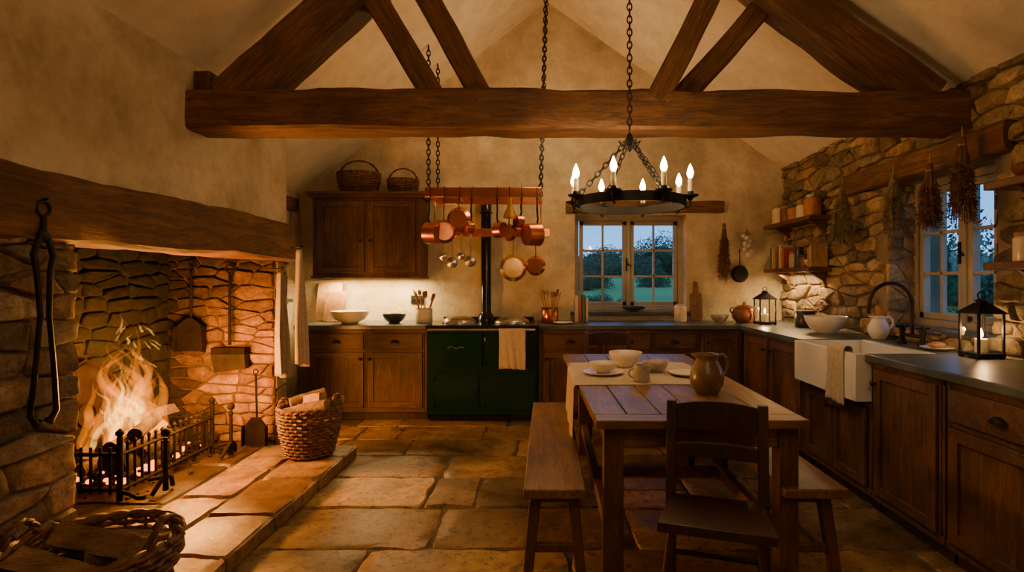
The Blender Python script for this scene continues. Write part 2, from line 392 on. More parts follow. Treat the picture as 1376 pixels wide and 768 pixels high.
# floor
b=B();b.box(XA-.4,XR+.1,YF-.1,YB+.1,-.25,-.009,1)
P=lambda u,v,h:(u,v,h-.008)
FC=[(.40,.265,.12),(.50,.35,.165),(.30,.205,.11),(.54,.39,.195),(.42,.29,.145),(.25,.18,.105),(.48,.31,.13),(.35,.275,.17)]
ys=[YF,-1.1,-.5,.05,.55,1.05,1.5,1.95,2.32,2.76,3.27,3.77,4.25,4.68,5.1,5.5,5.92]
random.seed(14)
for i in range(len(ys)-1):
    x=-2.65-ru(0,.4)
    while x<XR:
        w=ru(.5,1.15)
        if R()<.25:w=ru(.3,.48)
        x2=min(x+w,XR+.05)
        if XR-x2<.15:x2=XR+.05
        g=.0045;parts=[(ys[i],ys[i+1])]
        if x2-x<.75 and ys[i+1]-ys[i]>.42 and R()<.25:
            m_=ys[i]+(ys[i+1]-ys[i])*ru(.4,.6);parts=[(ys[i],m_),(m_,ys[i+1])]
        for (a,c_) in parts:
            c=random.choice(FC);k=ru(.52,1.15);lv=ru(-.003,.004)
            j=lambda:ru(-.011,.011)
            patch(b,P,[(x+g+j(),a+g+j()*.4),(x2-g+j(),a+g+j()*.4),(x2-g+j(),c_-g+j()*.4),(x+g+j(),c_-g+j()*.4)],14,9,.008+lv,.010/(x2-x),.010/(c_-a),.009,0,(c[0]*k,c[1]*k,c[2]*k),ru(0,90),rnd=.05,base=-.004,amp=.018)
        x=x2
make('floor',b,[FLAG,GROUT])
# hearth
b=B();b.box(XC+.002,-1.46,.9,4.22,.0,.075,1);b.box(-2.97,XC,2.54,4.33,0,.075,1)
P=lambda u,v,h:(u,v,h+.078)
HC=[(.27,.175,.085),(.33,.22,.115),(.24,.16,.085),(.37,.25,.13)]
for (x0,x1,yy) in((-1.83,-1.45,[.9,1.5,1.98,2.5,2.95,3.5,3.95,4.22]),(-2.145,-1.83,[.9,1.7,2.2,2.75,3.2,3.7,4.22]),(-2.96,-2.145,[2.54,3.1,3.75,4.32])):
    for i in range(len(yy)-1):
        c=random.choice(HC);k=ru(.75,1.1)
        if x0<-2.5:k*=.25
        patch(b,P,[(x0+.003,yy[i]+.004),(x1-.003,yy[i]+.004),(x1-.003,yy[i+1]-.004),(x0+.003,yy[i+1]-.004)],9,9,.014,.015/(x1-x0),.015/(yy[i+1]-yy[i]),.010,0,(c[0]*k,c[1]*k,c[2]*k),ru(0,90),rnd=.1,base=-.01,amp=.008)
P=lambda u,v,h:(-1.465+h,u,v)
for i,(a,c_) in enumerate(zip([.9,1.5,1.98,2.5,2.95,3.5,3.95],[1.5,1.98,2.5,2.95,3.5,3.95,4.22])):
    c=random.choice(HC);patch(b,P,[(a+.005,.0),(c_-.005,.0),(c_-.005,.088),(a+.005,.088)],8,4,.014,.03,.1,.006,0,c,ru(0,90),rnd=.2,base=-.01)
make('hearth',b,[FLAG,GROUT])
random.seed(99)
# ---------------------------------------------------------------- beams
def beam(name,p0,p1,w,h,mat=BEAM,parent=None,seed=0,amp=.008,up=(0,0,1),seg=.08,cham=.07):
    p0=Vector(p0);p1=Vector(p1);d=p1-p0;L=d.length;x=d.normalized();z=Vector(up);y=z.cross(x).normalized();z=x.cross(y)
    M=Matrix((( x.x,y.x,z.x,p0.x),(x.y,y.y,z.y,p0.y),(x.z,y.z,z.z,p0.z),(0,0,0,1)))
    c=cham*min(w,h);prof=[];W,H=w/2,h/2
    prof+=[(W-c,-H),(W,-H+c),(W,-H*.4),(W,0),(W,H*.4),(W,H-c),(W-c,H),(W*.4,H),(-W*.4,H),(-W+c,H),(-W,H-c),(-W,H*.4),(-W,0),(-W,-H*.4),(-W,-H+c),(-W+c,-H),(-W*.4,-H),(W*.4,-H)]
    n=len(prof);k=max(2,int(L/seg));vs=[];b=B()
    for i in range(k+1):
        t=L*i/k
        for (py,pz) in prof:
            q=Vector((t*2.2+seed*13,py*6,pz*6));s=noise.noise(q)*amp+noise.noise(q*3)*amp*.6
            r2=Vector((py,pz)).normalized()
            lo=noise.noise(Vector((t*.7+seed*7,pz*2,1)))*amp*1.6;lw=noise.noise(Vector((t*1.1+seed*3,4,pz*3)))*amp
            corner=(abs(py)>W-c*1.1 and abs(pz)>H-c*1.1)
            if corner: s-=max(0,noise.noise(Vector((t*3.5+seed,py*3,pz*3))))*amp*2.2
            vs.append((t,py+r2.x*s+lw,pz+r2.y*s+lo))
    fs=[(i*n+j,i*n+(j+1)%n,(i+1)*n+(j+1)%n,(i+1)*n+j) for i in range(k) for j in range(n)]
    fs+=[tuple(range(n)),tuple(range(k*n,(k+1)*n))]
    b.add(vs,fs,0,True)
    ob=make(name,b,[mat],parent=parent,matrix=M);ob.data.set_sharp_from_angle(angle=.5);return ob
tr=empty('roof_truss',(0,3.4,2.3))
beam('tie_beam',(XC-.01,3.39,2.368),(XR+.02,3.39,2.368),.24,.245,parent=tr,seed=1,amp=.011)
beam('rafter_1',(-1.94,3.40,2.43),(-.02,3.40,4.15),.20,.27,parent=tr,seed=2)
beam('rafter_2',(2.33,3.40,2.44),(.02,3.40,4.17),.20,.27,parent=tr,seed=3)
beam('strut_1',(-.66,3.36,2.42),(-1.13,3.36,3.2),.14,.16,parent=tr,seed=4,up=(0,1,0))
beam('strut_2',(-.37,3.42,2.42),(-.88,3.42,3.35),.14,.19,parent=tr,seed=5,up=(0,1,0))
beam('strut_3',(.66,3.36,2.42),(1.12,3.36,3.35),.14,.18,parent=tr,seed=6,up=(0,1,0))
beam('strut_4',(.78,3.46,2.42),(1.42,3.46,3.14),.14,.15,parent=tr,seed=7,up=(0,1,0))
beam('wall_plate_pad',(XC+.03,3.40,2.26),(XC+.03,3.40,2.62),.10,.12,parent=tr,seed=8,up=(1,0,0))
b=B()
for (x,z) in((-.62,2.43),(-.42,2.42),(.72,2.42),(.86,2.43),(-1.75,2.44),(2.2,2.44)):
    b.cyl((x,3.275,z),(x,3.255,z),.013,.011,8)
make('oak_pegs',b,[BEAM],parent=tr)
beam('fireplace_lintel',(XC-.06,.1,1.66),(XC-.06,4.55,1.66),.26,.30,seed=9,amp=.015)
beam('window_lintel',(.20,YB+.06,2.14),(1.90,YB+.06,2.14),.18,.13,seed=10,amp=.008)
beam('window_lintel',(XR+.03,2.98,2.135),(XR+.03,4.64,2.135),.22,.17,seed=11,amp=.010)
beam('window_lintel',(XA+.0,4.75,2.13),(XA+.0,5.72,2.13),.14,.13,seed=12)
# ---------------------------------------------------------------- windows
def window(name,M,w,h,cols=2,rows=3,cas=2):
    b=B();b.M=M;f=.05
    b.box(0,w,-.03,.05,0,f);b.box(0,w,-.03,.05,h-f,h);b.box(0,f,-.03,.05,f,h-f);b.box(w-f,w,-.03,.05,f,h-f)
    cw=(w-2*f)/cas
    for c in range(cas):
        x0=f+c*cw;x1=x0+cw
        if c: b.box(x0-.022,x0+.022,-.035,.05,f,h-f)
        s=.042;x0+=.008+(.014 if c else 0);x1-=.008+(.014 if c<cas-1 else 0)
        b.box(x0,x1,-.02,.03,f+.005,f+.005+s);b.box(x0,x1,-.02,.03,h-f-.005-s,h-f-.005)
        b.box(x0,x0+s,-.02,.03,f,h-f);b.box(x1-s,x1,-.02,.03,f,h-f)
        for i in range(1,cols):
            x=x0+s+(x1-x0-2*s)*i/cols;b.box(x-.011,x+.011,-.012,.022,f,h-f)
        for i in range(1,rows):
            z=f+s+(h-2*f-2*s)*i/rows;b.box(x0+s,x1-s,-.012,.022,z-.011,z+.011)
        b.box(x0+s,x1-s,.004,.008,f+s,h-f-s,1)
    xm=w/2
    b.box(xm-.03,xm-.015,-.05,-.02,h*.42,h*.56,2);b.cyl((xm-.022,-.05,h*.5),(xm+.03,-.055,h*.47),.007,mat=2,n=8)
    return make(name,b,[FRAME,GLASS,IRON],bevel=.003)
window('window_1',Matrix.Translation((WB[0],YB+.20,WB[2])),WB[1]-WB[0],WB[3]-WB[2])
RZ=Matrix.Rotation(-PI/2,4,'Z')
window('window_2',Matrix.Translation((XR+.22,WR[1],WR[2]))@RZ,WR[1]-WR[0],WR[3]-WR[2])
window('window_3',Matrix.Translation((XA-.22,NW[0],NW[2]))@Matrix.Rotation(PI/2,4,'Z'),NW[1]-NW[0],NW[3]-NW[2])
b=B();b.box(WB[0]-.05,WB[1]+.06,YB-.06,YB+.17,WB[2]-.035,WB[2]+.002);make('trim_window_sill',b,[SLATE],bevel=.006)
b=B();b.box(XR-.03,XR+.19,WR[0]+.02,WR[1]-.02,WR[2]-.03,WR[2]+.004);make('trim_window_sill',b,[SLATE],bevel=.006)
b=B();b.box(XA-.2,XA+.05,NW[0]-.03,NW[1]+.03,NW[2]-.03,NW[2]+.004);make('trim_window_sill',b,[SLATE],bevel=.006)
# ---------------------------------------------------------------- cabinets
def doorp(b,x0,x1,z0,z1,knob=None,panel=True,kz=None,vert=0):
    f=.055 if panel else .0
    if panel:
        b.box(x0,x0+f,-.022,0,z0,z1,0);b.box(x1-f,x1,-.022,0,z0,z1,0)
        b.box(x0+f,x1-f,-.022,0,z0,z0+f,1);b.box(x0+f,x1-f,-.022,0,z1-f,z1,1)
        b.box(x0+f,x1-f,-.008,0,z0+f,z1-f,0)
    else: b.box(x0,x1,-.022,0,z0,z1,1)
    if knob is not None:
        kx=knob;kz=(z0+z1)/2 if kz is None else kz
        if panel:
            b.cyl((kx,-.02,kz),(kx,-.036,kz),.007,.006,10,2);b.sph((kx,-.044,kz),.016,(1,.7,1),12,2)
        else:
            def cup(u,v,kx=kx,kz=kz):
                a=PI*u;bb=PI/2*v
                return (kx-.042*math.cos(a)*math.cos(bb*.9),-.024-.026*math.sin(bb)*1.0,kz-.012+.026*math.sin(a)*(1-.35*v))
            b.sheet(cup,10,5,2);b.tube([(kx-.045,-.024,kz-.014),(kx-.03,-.045,kz-.014),(kx,-.05,kz-.012),(kx+.03,-.045,kz-.014),(kx+.045,-.024,kz-.014)],.004,6,2)
def base_cab(name,M,w,cols,d=.58):
    b=B();b.M=M
    b.box(0,w,0,d,.085,.878,0);b.box(0,w,.05,d,0,.085,3)
    b.box(0,w,-.006,0,.085,.125,1);b.box(0,w,-.006,0,.845,.878,1)
    for x0,x1,dr,side in cols:
        if dr=='dd':
            b.box(x0,x1,-.006,0,.665,.69,1)
            doorp(b,x0+.006,x1-.006,.695,.84,(x0+x1)/2,False)
            doorp(b,x0+.006,x1-.006,.13,.66,x1-.03 if side=='r' else x0+.03,True,.60)
        else:
            top=.84 if dr=='d' else .60
            doorp(b,x0+.006,x1-.006,.13,top,x1-.03 if side=='r' else x0+.03,True,top-.08)
        b.box(x0-.012,x0,-.008,0,.085,.878,0);b.box(x1,x1+.012,-.008,0,.085,.878,0)
    return make(name,b,[CAB,CABH,IRON,DARKW],bevel=.0035)
YC=5.30
T=lambda x,y,z=0:Matrix.Translation((x,y,z))
base_cab('base_cabinet',T(-2.38,YC),1.225,[(.10,.625,'dd','r'),(.655,1.19,'dd','l')])
base_cab('base_cabinet',T(-.08,YC),.60,[(.04,.565,'dd','l')])
base_cab('base_cabinet',T(.53,YC),.94,[(.04,.47,'dd','r'),(.50,.90,'dd','l')])
base_cab('base_cabinet',T(1.48,YC),.40,[(.03,.36,'d','l')])
XF=1.89
R_=lambda y:T(XF,y)@RZ
base_cab('base_cabinet',R_(5.29),.63,[(.05,.60,'d','r')])
base_cab('base_cabinet',R_(4.65),.62,[(.03,.59,'d','l')])
base_cab('base_cabinet',R_(3.19),.575,[(.03,.545,'d','l')])
base_cab('base_cabinet',R_(2.60),.65,[(.03,.62,'dd','r')])
base_cab('base_cabinet',R_(1.94),.70,[(.03,.67,'dd','r')])
b=B();b.M=R_(4.02);w=.82
b.box(0,.04,0,.58,.085,.878,0);b.box(w-.04,w,0,.58,.085,.878,0);b.box(.04,w-.04,.02,.58,.085,.60,0);b.box(0,w,.05,.58,0,.085,3)
b.box(0,w,-.006,.02,.60,.625,1);b.box(0,w,-.006,.02,.085,.125,1)
doorp(b,.045,.405,.13,.595,.375,True,.53);doorp(b,.415,.775,.13,.595,.445,True,.53)
make('base_cabinet',b,[CAB,CABH,IRON,DARKW],bevel=.0035)
b=B();z0,z1=.88,.922
b.box(-2.42,-1.152,5.255,YB-.002,z0,z1)
b.box(-.078,XR-.004,5.255,YB-.002,z0,z1)
b.box(1.845,XR-.004,4.0,5.255,z0,z1);b.box(2.29,XR-.004,3.2,4.0,z0,z1);b.box(1.845,XR-.004,1.2,3.2,z0,z1)
make('slate_worktop',b,[SLATE],bevel=.005)
b=B();x0,x1,y0,y1=1.795,2.285,3.205,3.995;t=.03
b.box(x0,x1,y0,y0+t,.64,.918);b.box(x0,x1,y1-t,y1,.64,.918);b.box(x0,x0+t,y0+t,y1-t,.64,.918);b.box(x1-t,x1,y0+t,y1-t,.64,.918);b.box(x0+t,x1-t,y0+t,y1-t,.64,.67)
b.cyl((2.04,3.6,.668),(2.04,3.6,.674),.04,n=20,mat=1)
make('belfast_sink',b,[WHITE,STEEL],bevel=.008)
b=B();X=2.40
for yy in(3.52,3.72):
    b.cyl((X,yy,.923),(X,yy,.935),.028,n=16);b.cyl((X,yy,.93),(X,yy,1.01),.015,n=12);b.cyl((X,yy,1.01),(X,yy,1.03),.02,n=12)
    b.cyl((X-.045,yy,1.04),(X+.045,yy,1.04),.007,n=8);b.sph((X,yy,1.04),.014)
b.cyl((X,3.52,.985),(X,3.72,.985),.012,n=10)
pts=[(X,3.62,.985),(X,3.62,1.15)]+[(X-.14+.14*math.cos(a),3.62,1.19+.14*math.sin(a)) for a in [PI*i/12 for i in range(0,12)]]+[(X-.285,3.62,1.17),(X-.285,3.62,1.13)]
b.tube(pts,.012,10);make('kitchen_tap',b,[IRON])
# ---------------------------------------------------------------- range cooker
b=B();x0,x1=-1.145,-.09;yf=5.25
b.box(x0+.02,x1-.02,yf+.05,5.88,0,.07,1);b.box(x0,x1,yf,5.88,.07,.885,0)
b.box(x0-.006,x1+.006,yf-.03,5.90,.885,.925,1)
xm=-.60
b.box(x0+.03,xm-.02,yf-.022,yf,.54,.845,0);b.box(x0+.07,xm-.055,yf-.022,yf,.12,.47,0)
b.box(xm+.015,x1-.03,yf-.025,yf,.52,.825,0);b.box(xm+.015,x1-.03,yf-.025,yf,.12,.46,0)
b.tube([(x0+.20,yf-.026,.71),(x0+.24,yf-.026,.725),(x0+.28,yf-.026,.705),(x0+.32,yf-.026,.72),(x0+.36,yf-.026,.71)],.004,6,2)
for (hx,z) in((xm-.07,.30),(x1-.09,.68),(x1-.09,.29)):
    b.cyl((hx,yf-.05,z),(hx+.035,yf-.05,z),.008,mat=1,n=8);b.cyl((hx,yf-.02,z),(hx,yf-.05,z),.006,mat=1,n=8)
for z in(.16,.42): b.cyl((x0+.075,yf-.03,z-.02),(x0+.075,yf-.03,z+.02),.008,mat=1,n=8)
for z in(.56,.79,.16,.42): b.cyl((xm+.015,yf-.03,z-.02),(xm+.015,yf-.03,z+.02),.008,mat=1,n=8)
b.cyl((x0+.02,yf-.075,.885),(x1-.02,yf-.075,.885),.011,mat=2,n=12)
for x in(x0+.04,xm,x1-.04): b.cyl((x,yf-.075,.885),(x,yf-.01,.885),.007,mat=2,n=8)
for cx in(-.88,-.35):
    b.lathe([(.0,.075),(.06,.072),(.12,.055),(.165,.03),(.175,.012),(.175,0)],(cx,5.52,.925),mat=2)
    b.tube([(cx-.05,5.36,.965),(cx-.05,5.325,.975),(cx+.05,5.325,.975),(cx+.05,5.36,.965)],.006,8,2)
b.box(x0+.05,x1-.05,5.84,5.90,.925,.965,1)
make('range_cooker',b,[GREEN,ENAM,STEEL],bevel=.007)
b=B();X=-.64;Y=5.79
b.lathe([(.09,.0),(.085,.05),(.06,.08),(.054,.1),(.054,.9),(.062,.9),(.062,.93),(.054,.93),(.054,1.15)],(X,Y,.926),mat=0,n=24)
b.tube([(X,Y,2.05),(X,Y,2.14),(X,Y+.03,2.19),(X,Y+.10,2.20)],[.054,.058,.058,.055],20,0)
b.ring((X,Y,2.06),.058,.01,'Z')
make('stove_flue_pipe',b,[ENAM])
# ---------------------------------------------------------------- cloths
def towel(name,x0,x1,yc,ztop,zf,zb,mat,M=Matrix.Identity(4),r=.016,amp=.006,seed=0):
    b=B();b.M=M;Lf=ztop-zf;Lb=ztop-zb;A=PI*r;tot=Lf+A+Lb
    def fn(u,v):
        x=x0+(x1-x0)*u;s=v*tot
        if s<Lf: y=yc-r;z=zf+s;k=(Lf-s)/Lf
        elif s<Lf+A: a=(s-Lf)/r;y=yc-r*math.cos(a);z=ztop+r*math.sin(a);k=0
        else: y=yc+r;z=ztop-(s-Lf-A);k=0
        w=amp*math.sin(u*9+seed+z*3)+amp*.7*math.sin(u*17+z*9)
        xx=x+(.5-u)*.02*k*(1+math.sin(z*8))
        return (xx,y-abs(w)*(.3+k)*1.5,z+ (.006*math.sin(u*5) if k>.9 else 0))
    b.sheet(fn,26,40);return make(name,b,[mat],solid=.003)
towel('tea_towel',-.45,-.20,yf-.075,.885,.52,.60,LINEN,seed=1)
towel('tea_towel',0,.20,0,.925,.60,.80,LINEN,M=T(1.82,3.52)@RZ,r=.03,seed=2)
def hang(name,y0,y1,x,zt,zb,mat,seed):
    b=B()
    def fn(u,v):
        k=v;yy=(y0+y1)/2+(u-.5)*(y1-y0)*(.25+.75*min(1,k*1.6))
        return (x+.035*math.sin(u*14+seed)*(.5+.5*k)+.02*k,yy,zt-(zt-zb)*v+.02*math.sin(u*4+seed)*k)
    b.sheet(fn,30,24);b.cyl((x-.06,(y0+y1)/2,zt+.01),(x+.02,(y0+y1)/2,zt+.02),.008,n=8,mat=1);b.sph((x+.02,(y0+y1)/2,zt+.02),.013,mat=1)
    return make(name,b,[mat,IRON],solid=.003)
hang('hanging_linen_cloth',4.36,4.52,-2.0,1.60,.66,LINEN,0.5)
hang('hanging_linen_cloth',4.12,4.30,-2.04,1.42,.62,LINEN2,2)
# ---------------------------------------------------------------- wall cupboard
b=B();x0,x1,y0=-2.37,-1.28,5.57
b.box(x0,x1,y0,YB-.005,1.39,2.19,0);b.box(x0-.03,x1+.03,y0-.04,YB-.005,2.19,2.215,1);b.box(x0-.05,x1+.05,y0-.06,YB-.005,2.215,2.245,1)
b.box(x0-.01,x1+.01,y0-.02,YB-.005,1.37,1.395,1)
b.M=T(0,y0);w=(x1-x0)
doorp(b,x0+.05,x0+w/2-.02,1.43,2.15,x0+w/2-.05,True,1.75);doorp(b,x0+w/2+.02,x1-.05,1.43,2.15,x0+w/2+.05,True,1.75)
b.M=Matrix.Identity(4)
make('wall_cupboard',b,[CAB,CABH,IRON],bevel=.004)
light('undercabinet_lamp','AREA',(-1.82,5.72,1.36),32,(1,.64,.24),size=1.0,sizey=.06)
# ---------------------------------------------------------------- baskets and logs
def wicker(b,c,rb,rt,h,rings=12,stakes=18,tr_=.011,mat=0,sy=1.0):
    n=stakes*4
    for k in range(rings):
        t=k/(rings-1);rad=rb+(rt-rb)*math.sin(t*PI/2);z=c[2]+.01+h*t
        pts=[]
        for i in range(n):
            a=2*PI*i/n;rr=rad+.009*math.cos(a*stakes+(PI if k%2 else 0))+.003*noise.noise(Vector((a*3,k,0)))
            pts.append((c[0]+rr*math.cos(a),c[1]+rr*sy*math.sin(a),z+.004*noise.noise(Vector((a*2,k*3,5)))))
        b.tube(pts,h/rings*.46,5,mat,closed=True)
    for i in range(stakes):
        a=2*PI*(i+.5)/stakes
        b.tube([(c[0]+(rb+(rt-rb)*math.sin(t*PI/2))*math.cos(a),c[1]+(rb+(rt-rb)*math.sin(t*PI/2))*sy*math.sin(a),c[2]+h*t) for t in(0,.33,.66,1.0)],.006,5,mat)
    for j in range(2):
        pts=[]
        for i in range(n):
            a=2*PI*i/n;pts.append((c[0]+(rt+.008*math.cos(a*12+j*PI))*math.cos(a),c[1]+(rt+.008*math.cos(a*12+j*PI))*sy*math.sin(a),c[2]+h+.014+.009*math.sin(a*12+j*PI)))
        b.tube(pts,tr_,6,mat,closed=True)
    b.lathe([(0,.012),(rb*1.0,.012),(rb*1.02,.004),(0,.004)],c,mat=mat,n=24)
def handle(b,p0,p1,h,r=.01,mat=0,up=(0,0,1)):
    p0=Vector(p0);p1=Vector(p1);u=Vector(up)
    for j in range(2):
        pts=[]
        for i in range(17):
            a=PI*i/16;p=p0.lerp(p1,(1-math.cos(a))/2)+u*h*math.sin(a)
            pts.append(p+Vector((math.cos(i*1.3+j*PI),math.sin(i*1.3+j*PI),0))*r*.7)
        b.tube(pts,r*.8,6,mat)
def logm(b,p0,p1,r,mb=0,me_=1,seed=0,split=False,ph=None):
    # round logs, or split wedges: a bark-covered arc and two rough split faces meeting in a ridge
    p0=Vector(p0);p1=Vector(p1);n=12;k=9;d=(p1-p0);x=d.normalized();a=Vector((0,0,1)).cross(x).normalized();c=x.cross(a);vs=[]
    if ph is None: ph=seed*1.7
    for i in range(k+1):
        p=p0+d*i/k;sec=[]
        if split:
            for j in range(7):
                an=ph+math.radians(-62+124*j/6);sec.append(Vector((math.cos(an),math.sin(an)))*r*1.25)
            ap=-Vector((math.cos(ph),math.sin(ph)))*r*.55
            e,s0=sec[6],sec[0]
            sec+=[e.lerp(ap,.35),e.lerp(ap,.7),ap,s0.lerp(ap,.7),s0.lerp(ap,.35)]
        else:
            sec=[Vector((math.cos(2*PI*j/n+ph),math.sin(2*PI*j/n+ph)))*r for j in range(n)]
        for j,q in enumerate(sec):
            f=1+.13*noise.noise(Vector((q.x*30,q.y*30+seed*5,i*.5)))+(.08*noise.noise(Vector((j*2.1,seed,i*1.3))) if split and j>6 else 0)
            vs.append(p+(a*q.x+c*q.y)*f)
    fb=[];fe=[]
    for i in range(k):
        for j in range(n):
            f=(i*n+j,i*n+(j+1)%n,(i+1)*n+(j+1)%n,(i+1)*n+j)
            (fe if split and j>=6 else fb).append(f)
    fe+=[tuple(range(n)),tuple(range(k*n,(k+1)*n))]
    o=len(b.v)
    for v in vs:b.v.append(b.M@v)
    for L_,m in((fb,mb),(fe,me_)):
        for f in L_: b.f.append([o+i for i in f]);b.m.append(m);b.sm.append(m==mb);b.c.append((1,1,1))
b=B();c=(-1.71,3.97,.104);wicker(b,c,.155,.208,.32,14,20)
handle(b,(c[0]+.19,c[1]-.07,.43),(c[0]+.19,c[1]+.07,.43),.10)
handle(b,(c[0]-.19,c[1]-.07,.43),(c[0]-.19,c[1]+.07,.43),.07)
for i,(dx,dy,dz,an) in enumerate([(-.08,-.05,.33,.2),(.05,-.06,.34,-.3),(.09,.05,.36,.1),(-.04,.06,.38,.6),(0,0,.40,-.5),(-.1,.02,.26,0),(.08,-.02,.26,.1)]):
    l=.12;logm(b,(c[0]+dx-l*math.cos(an),c[1]+dy-l*math.sin(an),c[2]+dz-.02),(c[0]+dx+l*math.cos(an),c[1]+dy+l*math.sin(an),c[2]+dz+.03),.040,1,2,i,i%2==0,ph=(-1.0 if i%2==0 else None))
make('log_basket',b,[WICK,BARK,LOGEND])
b=B();c=(-1.70,2.06,.104);wicker(b,c,.20,.275,.24,10,22,.013)
handle(b,(c[0]+.27,c[1]-.07,.35),(c[0]+.27,c[1]+.07,.35),.11,.012)
handle(b,(c[0]-.27,c[1]-.07,.35),(c[0]-.27,c[1]+.07,.35),.09,.012)
for i,(dx,dy,dz,an,l,sp,ph) in enumerate([(-.03,-.12,.25,-.30,.19,1,-1.9),(.12,.02,.22,.7,.13,0,0),(-.07,.06,.26,-.35,.19,1,-1.2),(.07,.13,.23,.2,.16,1,-2.0),(.03,-.02,.31,-.2,.16,1,-1.5),(0,0,.14,.1,.17,0,0),(0,.1,.14,.1,.15,0,0),(0,-.1,.14,.1,.15,0,0)]):
    logm(b,(c[0]+dx-l*math.cos(an),c[1]+dy-l*math.sin(an),c[2]+dz),(c[0]+dx+l*math.cos(an),c[1]+dy+l*math.sin(an),c[2]+dz-.02),.054,1,2,i+10,sp,ph=(ph if sp else None))
make('firewood_basket',b,[WICK,BARK,LOGEND])
b=B();c=(-1.96,5.74,2.246);wicker(b,c,.17,.215,.20,9,16,.01,sy=.7);handle(b,(c[0]-.2,c[1],c[2]+.2),(c[0]+.2,c[1],c[2]+.2),.15,.011);make('wicker_basket',b,[WICK])
b=B();c=(-1.50,5.74,2.246);wicker(b,c,.13,.155,.13,7,14,.009,sy=.8);handle(b,(c[0]-.15,c[1],c[2]+.13),(c[0]+.15,c[1],c[2]+.13),.14,.009);make('wicker_basket',b,[WICK])
# ---------------------------------------------------------------- fireplace contents
fx,fy=-2.64,3.52
b=B();gx0,gx1,gy0,gy1=-2.86,-2.42,3.12,3.98
for z in(.16,.36):
    b.tube([(gx0,gy0,z),(gx1,gy0,z)],.012,6);b.tube([(gx1,gy0,z),(gx1,gy1,z)],.012,6);b.tube([(gx0,gy1,z),(gx1,gy1,z)],.012,6)
n=15
for i in range(n+1):
    y=gy0+(gy1-gy0)*i/n;big=i in(0,n)
    b.cyl((gx1,y,.098 if big else .14),(gx1,y,.46 if big else .40),.016 if big else .008,n=8);
    b.lathe([(0,.03),(.012,.015),(.008,0)] if not big else [(0,.05),(.022,.03),(.022,.015),(.01,0)],(gx1,y,.46 if big else .40),n=8)
for i in range(8):
    x=gx0+(gx1-gx0)*i/8;b.cyl((x,gy0,.14),(x,gy0,.40),.008,n=8);b.cyl((x,gy1,.14),(x,gy1,.40),.008,n=8)
for i in range(10):
    y=gy0+(gy1-gy0)*(i+.5)/10;b.tube([(gx0,y,.15),(gx1,y,.15)],.010,6)
for y in(gy0,gy1):
    b.tube([(gx1,y,.15),(gx1+.05,y,.14),(gx1+.10,y,.115),(gx1+.14,y,.115)],.013,6)
for x in(gx0,gx1):
    for y in(gy0,gy1): b.cyl((x,y,.098),(x,y,.46),.014,n=8)
make('fire_grate',b,[RUST])
for k_,(x,y) in enumerate([(-2.25,3.25),(-2.25,3.92)]):
    b=B()
    b.tube([(x,y,.11),(x,y,.22),(x,y,.42)],[.016,.013,.012],8);b.sph((x,y,.45),.026);b.ring((x,y,.4),.015,.006)
    b.tube([(x-.02,y-.09,.11),(x,y-.05,.17),(x,y,.2),(x,y+.05,.17),(x-.02,y+.09,.11)],.013,8)
    b.tube([(x,y,.19),(x-.10,y,.17)],.012,8)
    make('andiron',b,[RUST])
b=B()
for i,(dx,dy,z,an,r_) in enumerate([(-.08,-.05,.22,1.4,.05),(.06,0,.22,1.65,.055),(-.02,.12,.28,.9,.05),(0,-.12,.29,2.2,.05),(-.05,.02,.35,1.2,.045),(.07,.12,.27,1.9,.045),(.08,-.08,.36,1.75,.050),(.02,.05,.42,1.0,.045),(.09,.0,.42,2.1,.04)]):
    l=.25;logm(b,(fx+dx-l*math.cos(an)*.6,fy+dy-l*math.sin(an),z),(fx+dx+l*math.cos(an)*.6,fy+dy+l*math.sin(an),z+ru(-.02,.06)),r_,0 if i%3 else 1,0,i+30,i%3==1)
for i in range(190):
    b.sph((ru(gx0+.04,gx1-.02),ru(gy0+.05,gy1-.05),ru(.17,.215)),ru(.012,.028),(1,1,.7),6,2 if R()<.40 else 0)
for i in range(60):
    b.sph((ru(gx0,gx1+.12),ru(gy0,gy1),.108),ru(.008,.018),(1,1,.6),6,3 if R()<.9 else 2)
make('burning_logs',b,[CHAR,BARK,EMBER,SOOT])
FY=volfire('flame_core',(1,.52,.08),36);FO=volfire('flame_outer',(1,.24,.008),13)
b=B()
def tongue(b,x,y,z0,h,r,seed,mat):
    pts=[];rs=[];n=22
    for i in range(n+1):
        t=i/n;pts.append((x*(1-t*.5)+(fx)*t*.5+.12*h*noise.noise(Vector((seed,t*2.8,0)))*t*2.2,y*(1-t*.4)+(fy-.04)*t*.4+.22*h*noise.noise(Vector((seed+30,t*2.8,0)))*t*2.4,z0+h*t))
        rs.append(max(.0012,r*(math.sin(PI*min(1,(t*.85+.14)))**.9)*(1-t*.78)*(1+.35*noise.noise(Vector((seed,t*7,7))))))
    b.tube(pts,rs,12,mat)
for i in range(36):
    dx=ru(-.13,.13);dy=ru(-.28,.26);k=max(.15,1-abs(dy+.03)/.35)
    tongue(b,fx+dx,fy+dy-.03,.28+ru(0,.08),(.22+.58*k)*ru(.6,1.12),ru(.034,.060),i*3.1,1)
for i in range(30):
    dx=ru(-.09,.09);dy=ru(-.20,.18);k=max(.15,1-abs(dy+.03)/.28)
    tongue(b,fx+dx,fy+dy-.03,.31+ru(0,.06),(.12+.40*k)*ru(.6,1.1),ru(.014,.030),i*5.7+50,0)
for i in range(16):
    tongue(b,fx+ru(-.1,.1),fy+ru(-.16,.14),.74+ru(0,.36),ru(.04,.12),ru(.006,.012),i*2.3+90,0)
make('fire_flames',b,[FY,FO])
fc=(1,.37,.06)
light('fire_light','POINT',(fx+.12,fy+.10,.66),30,fc,size=.12)
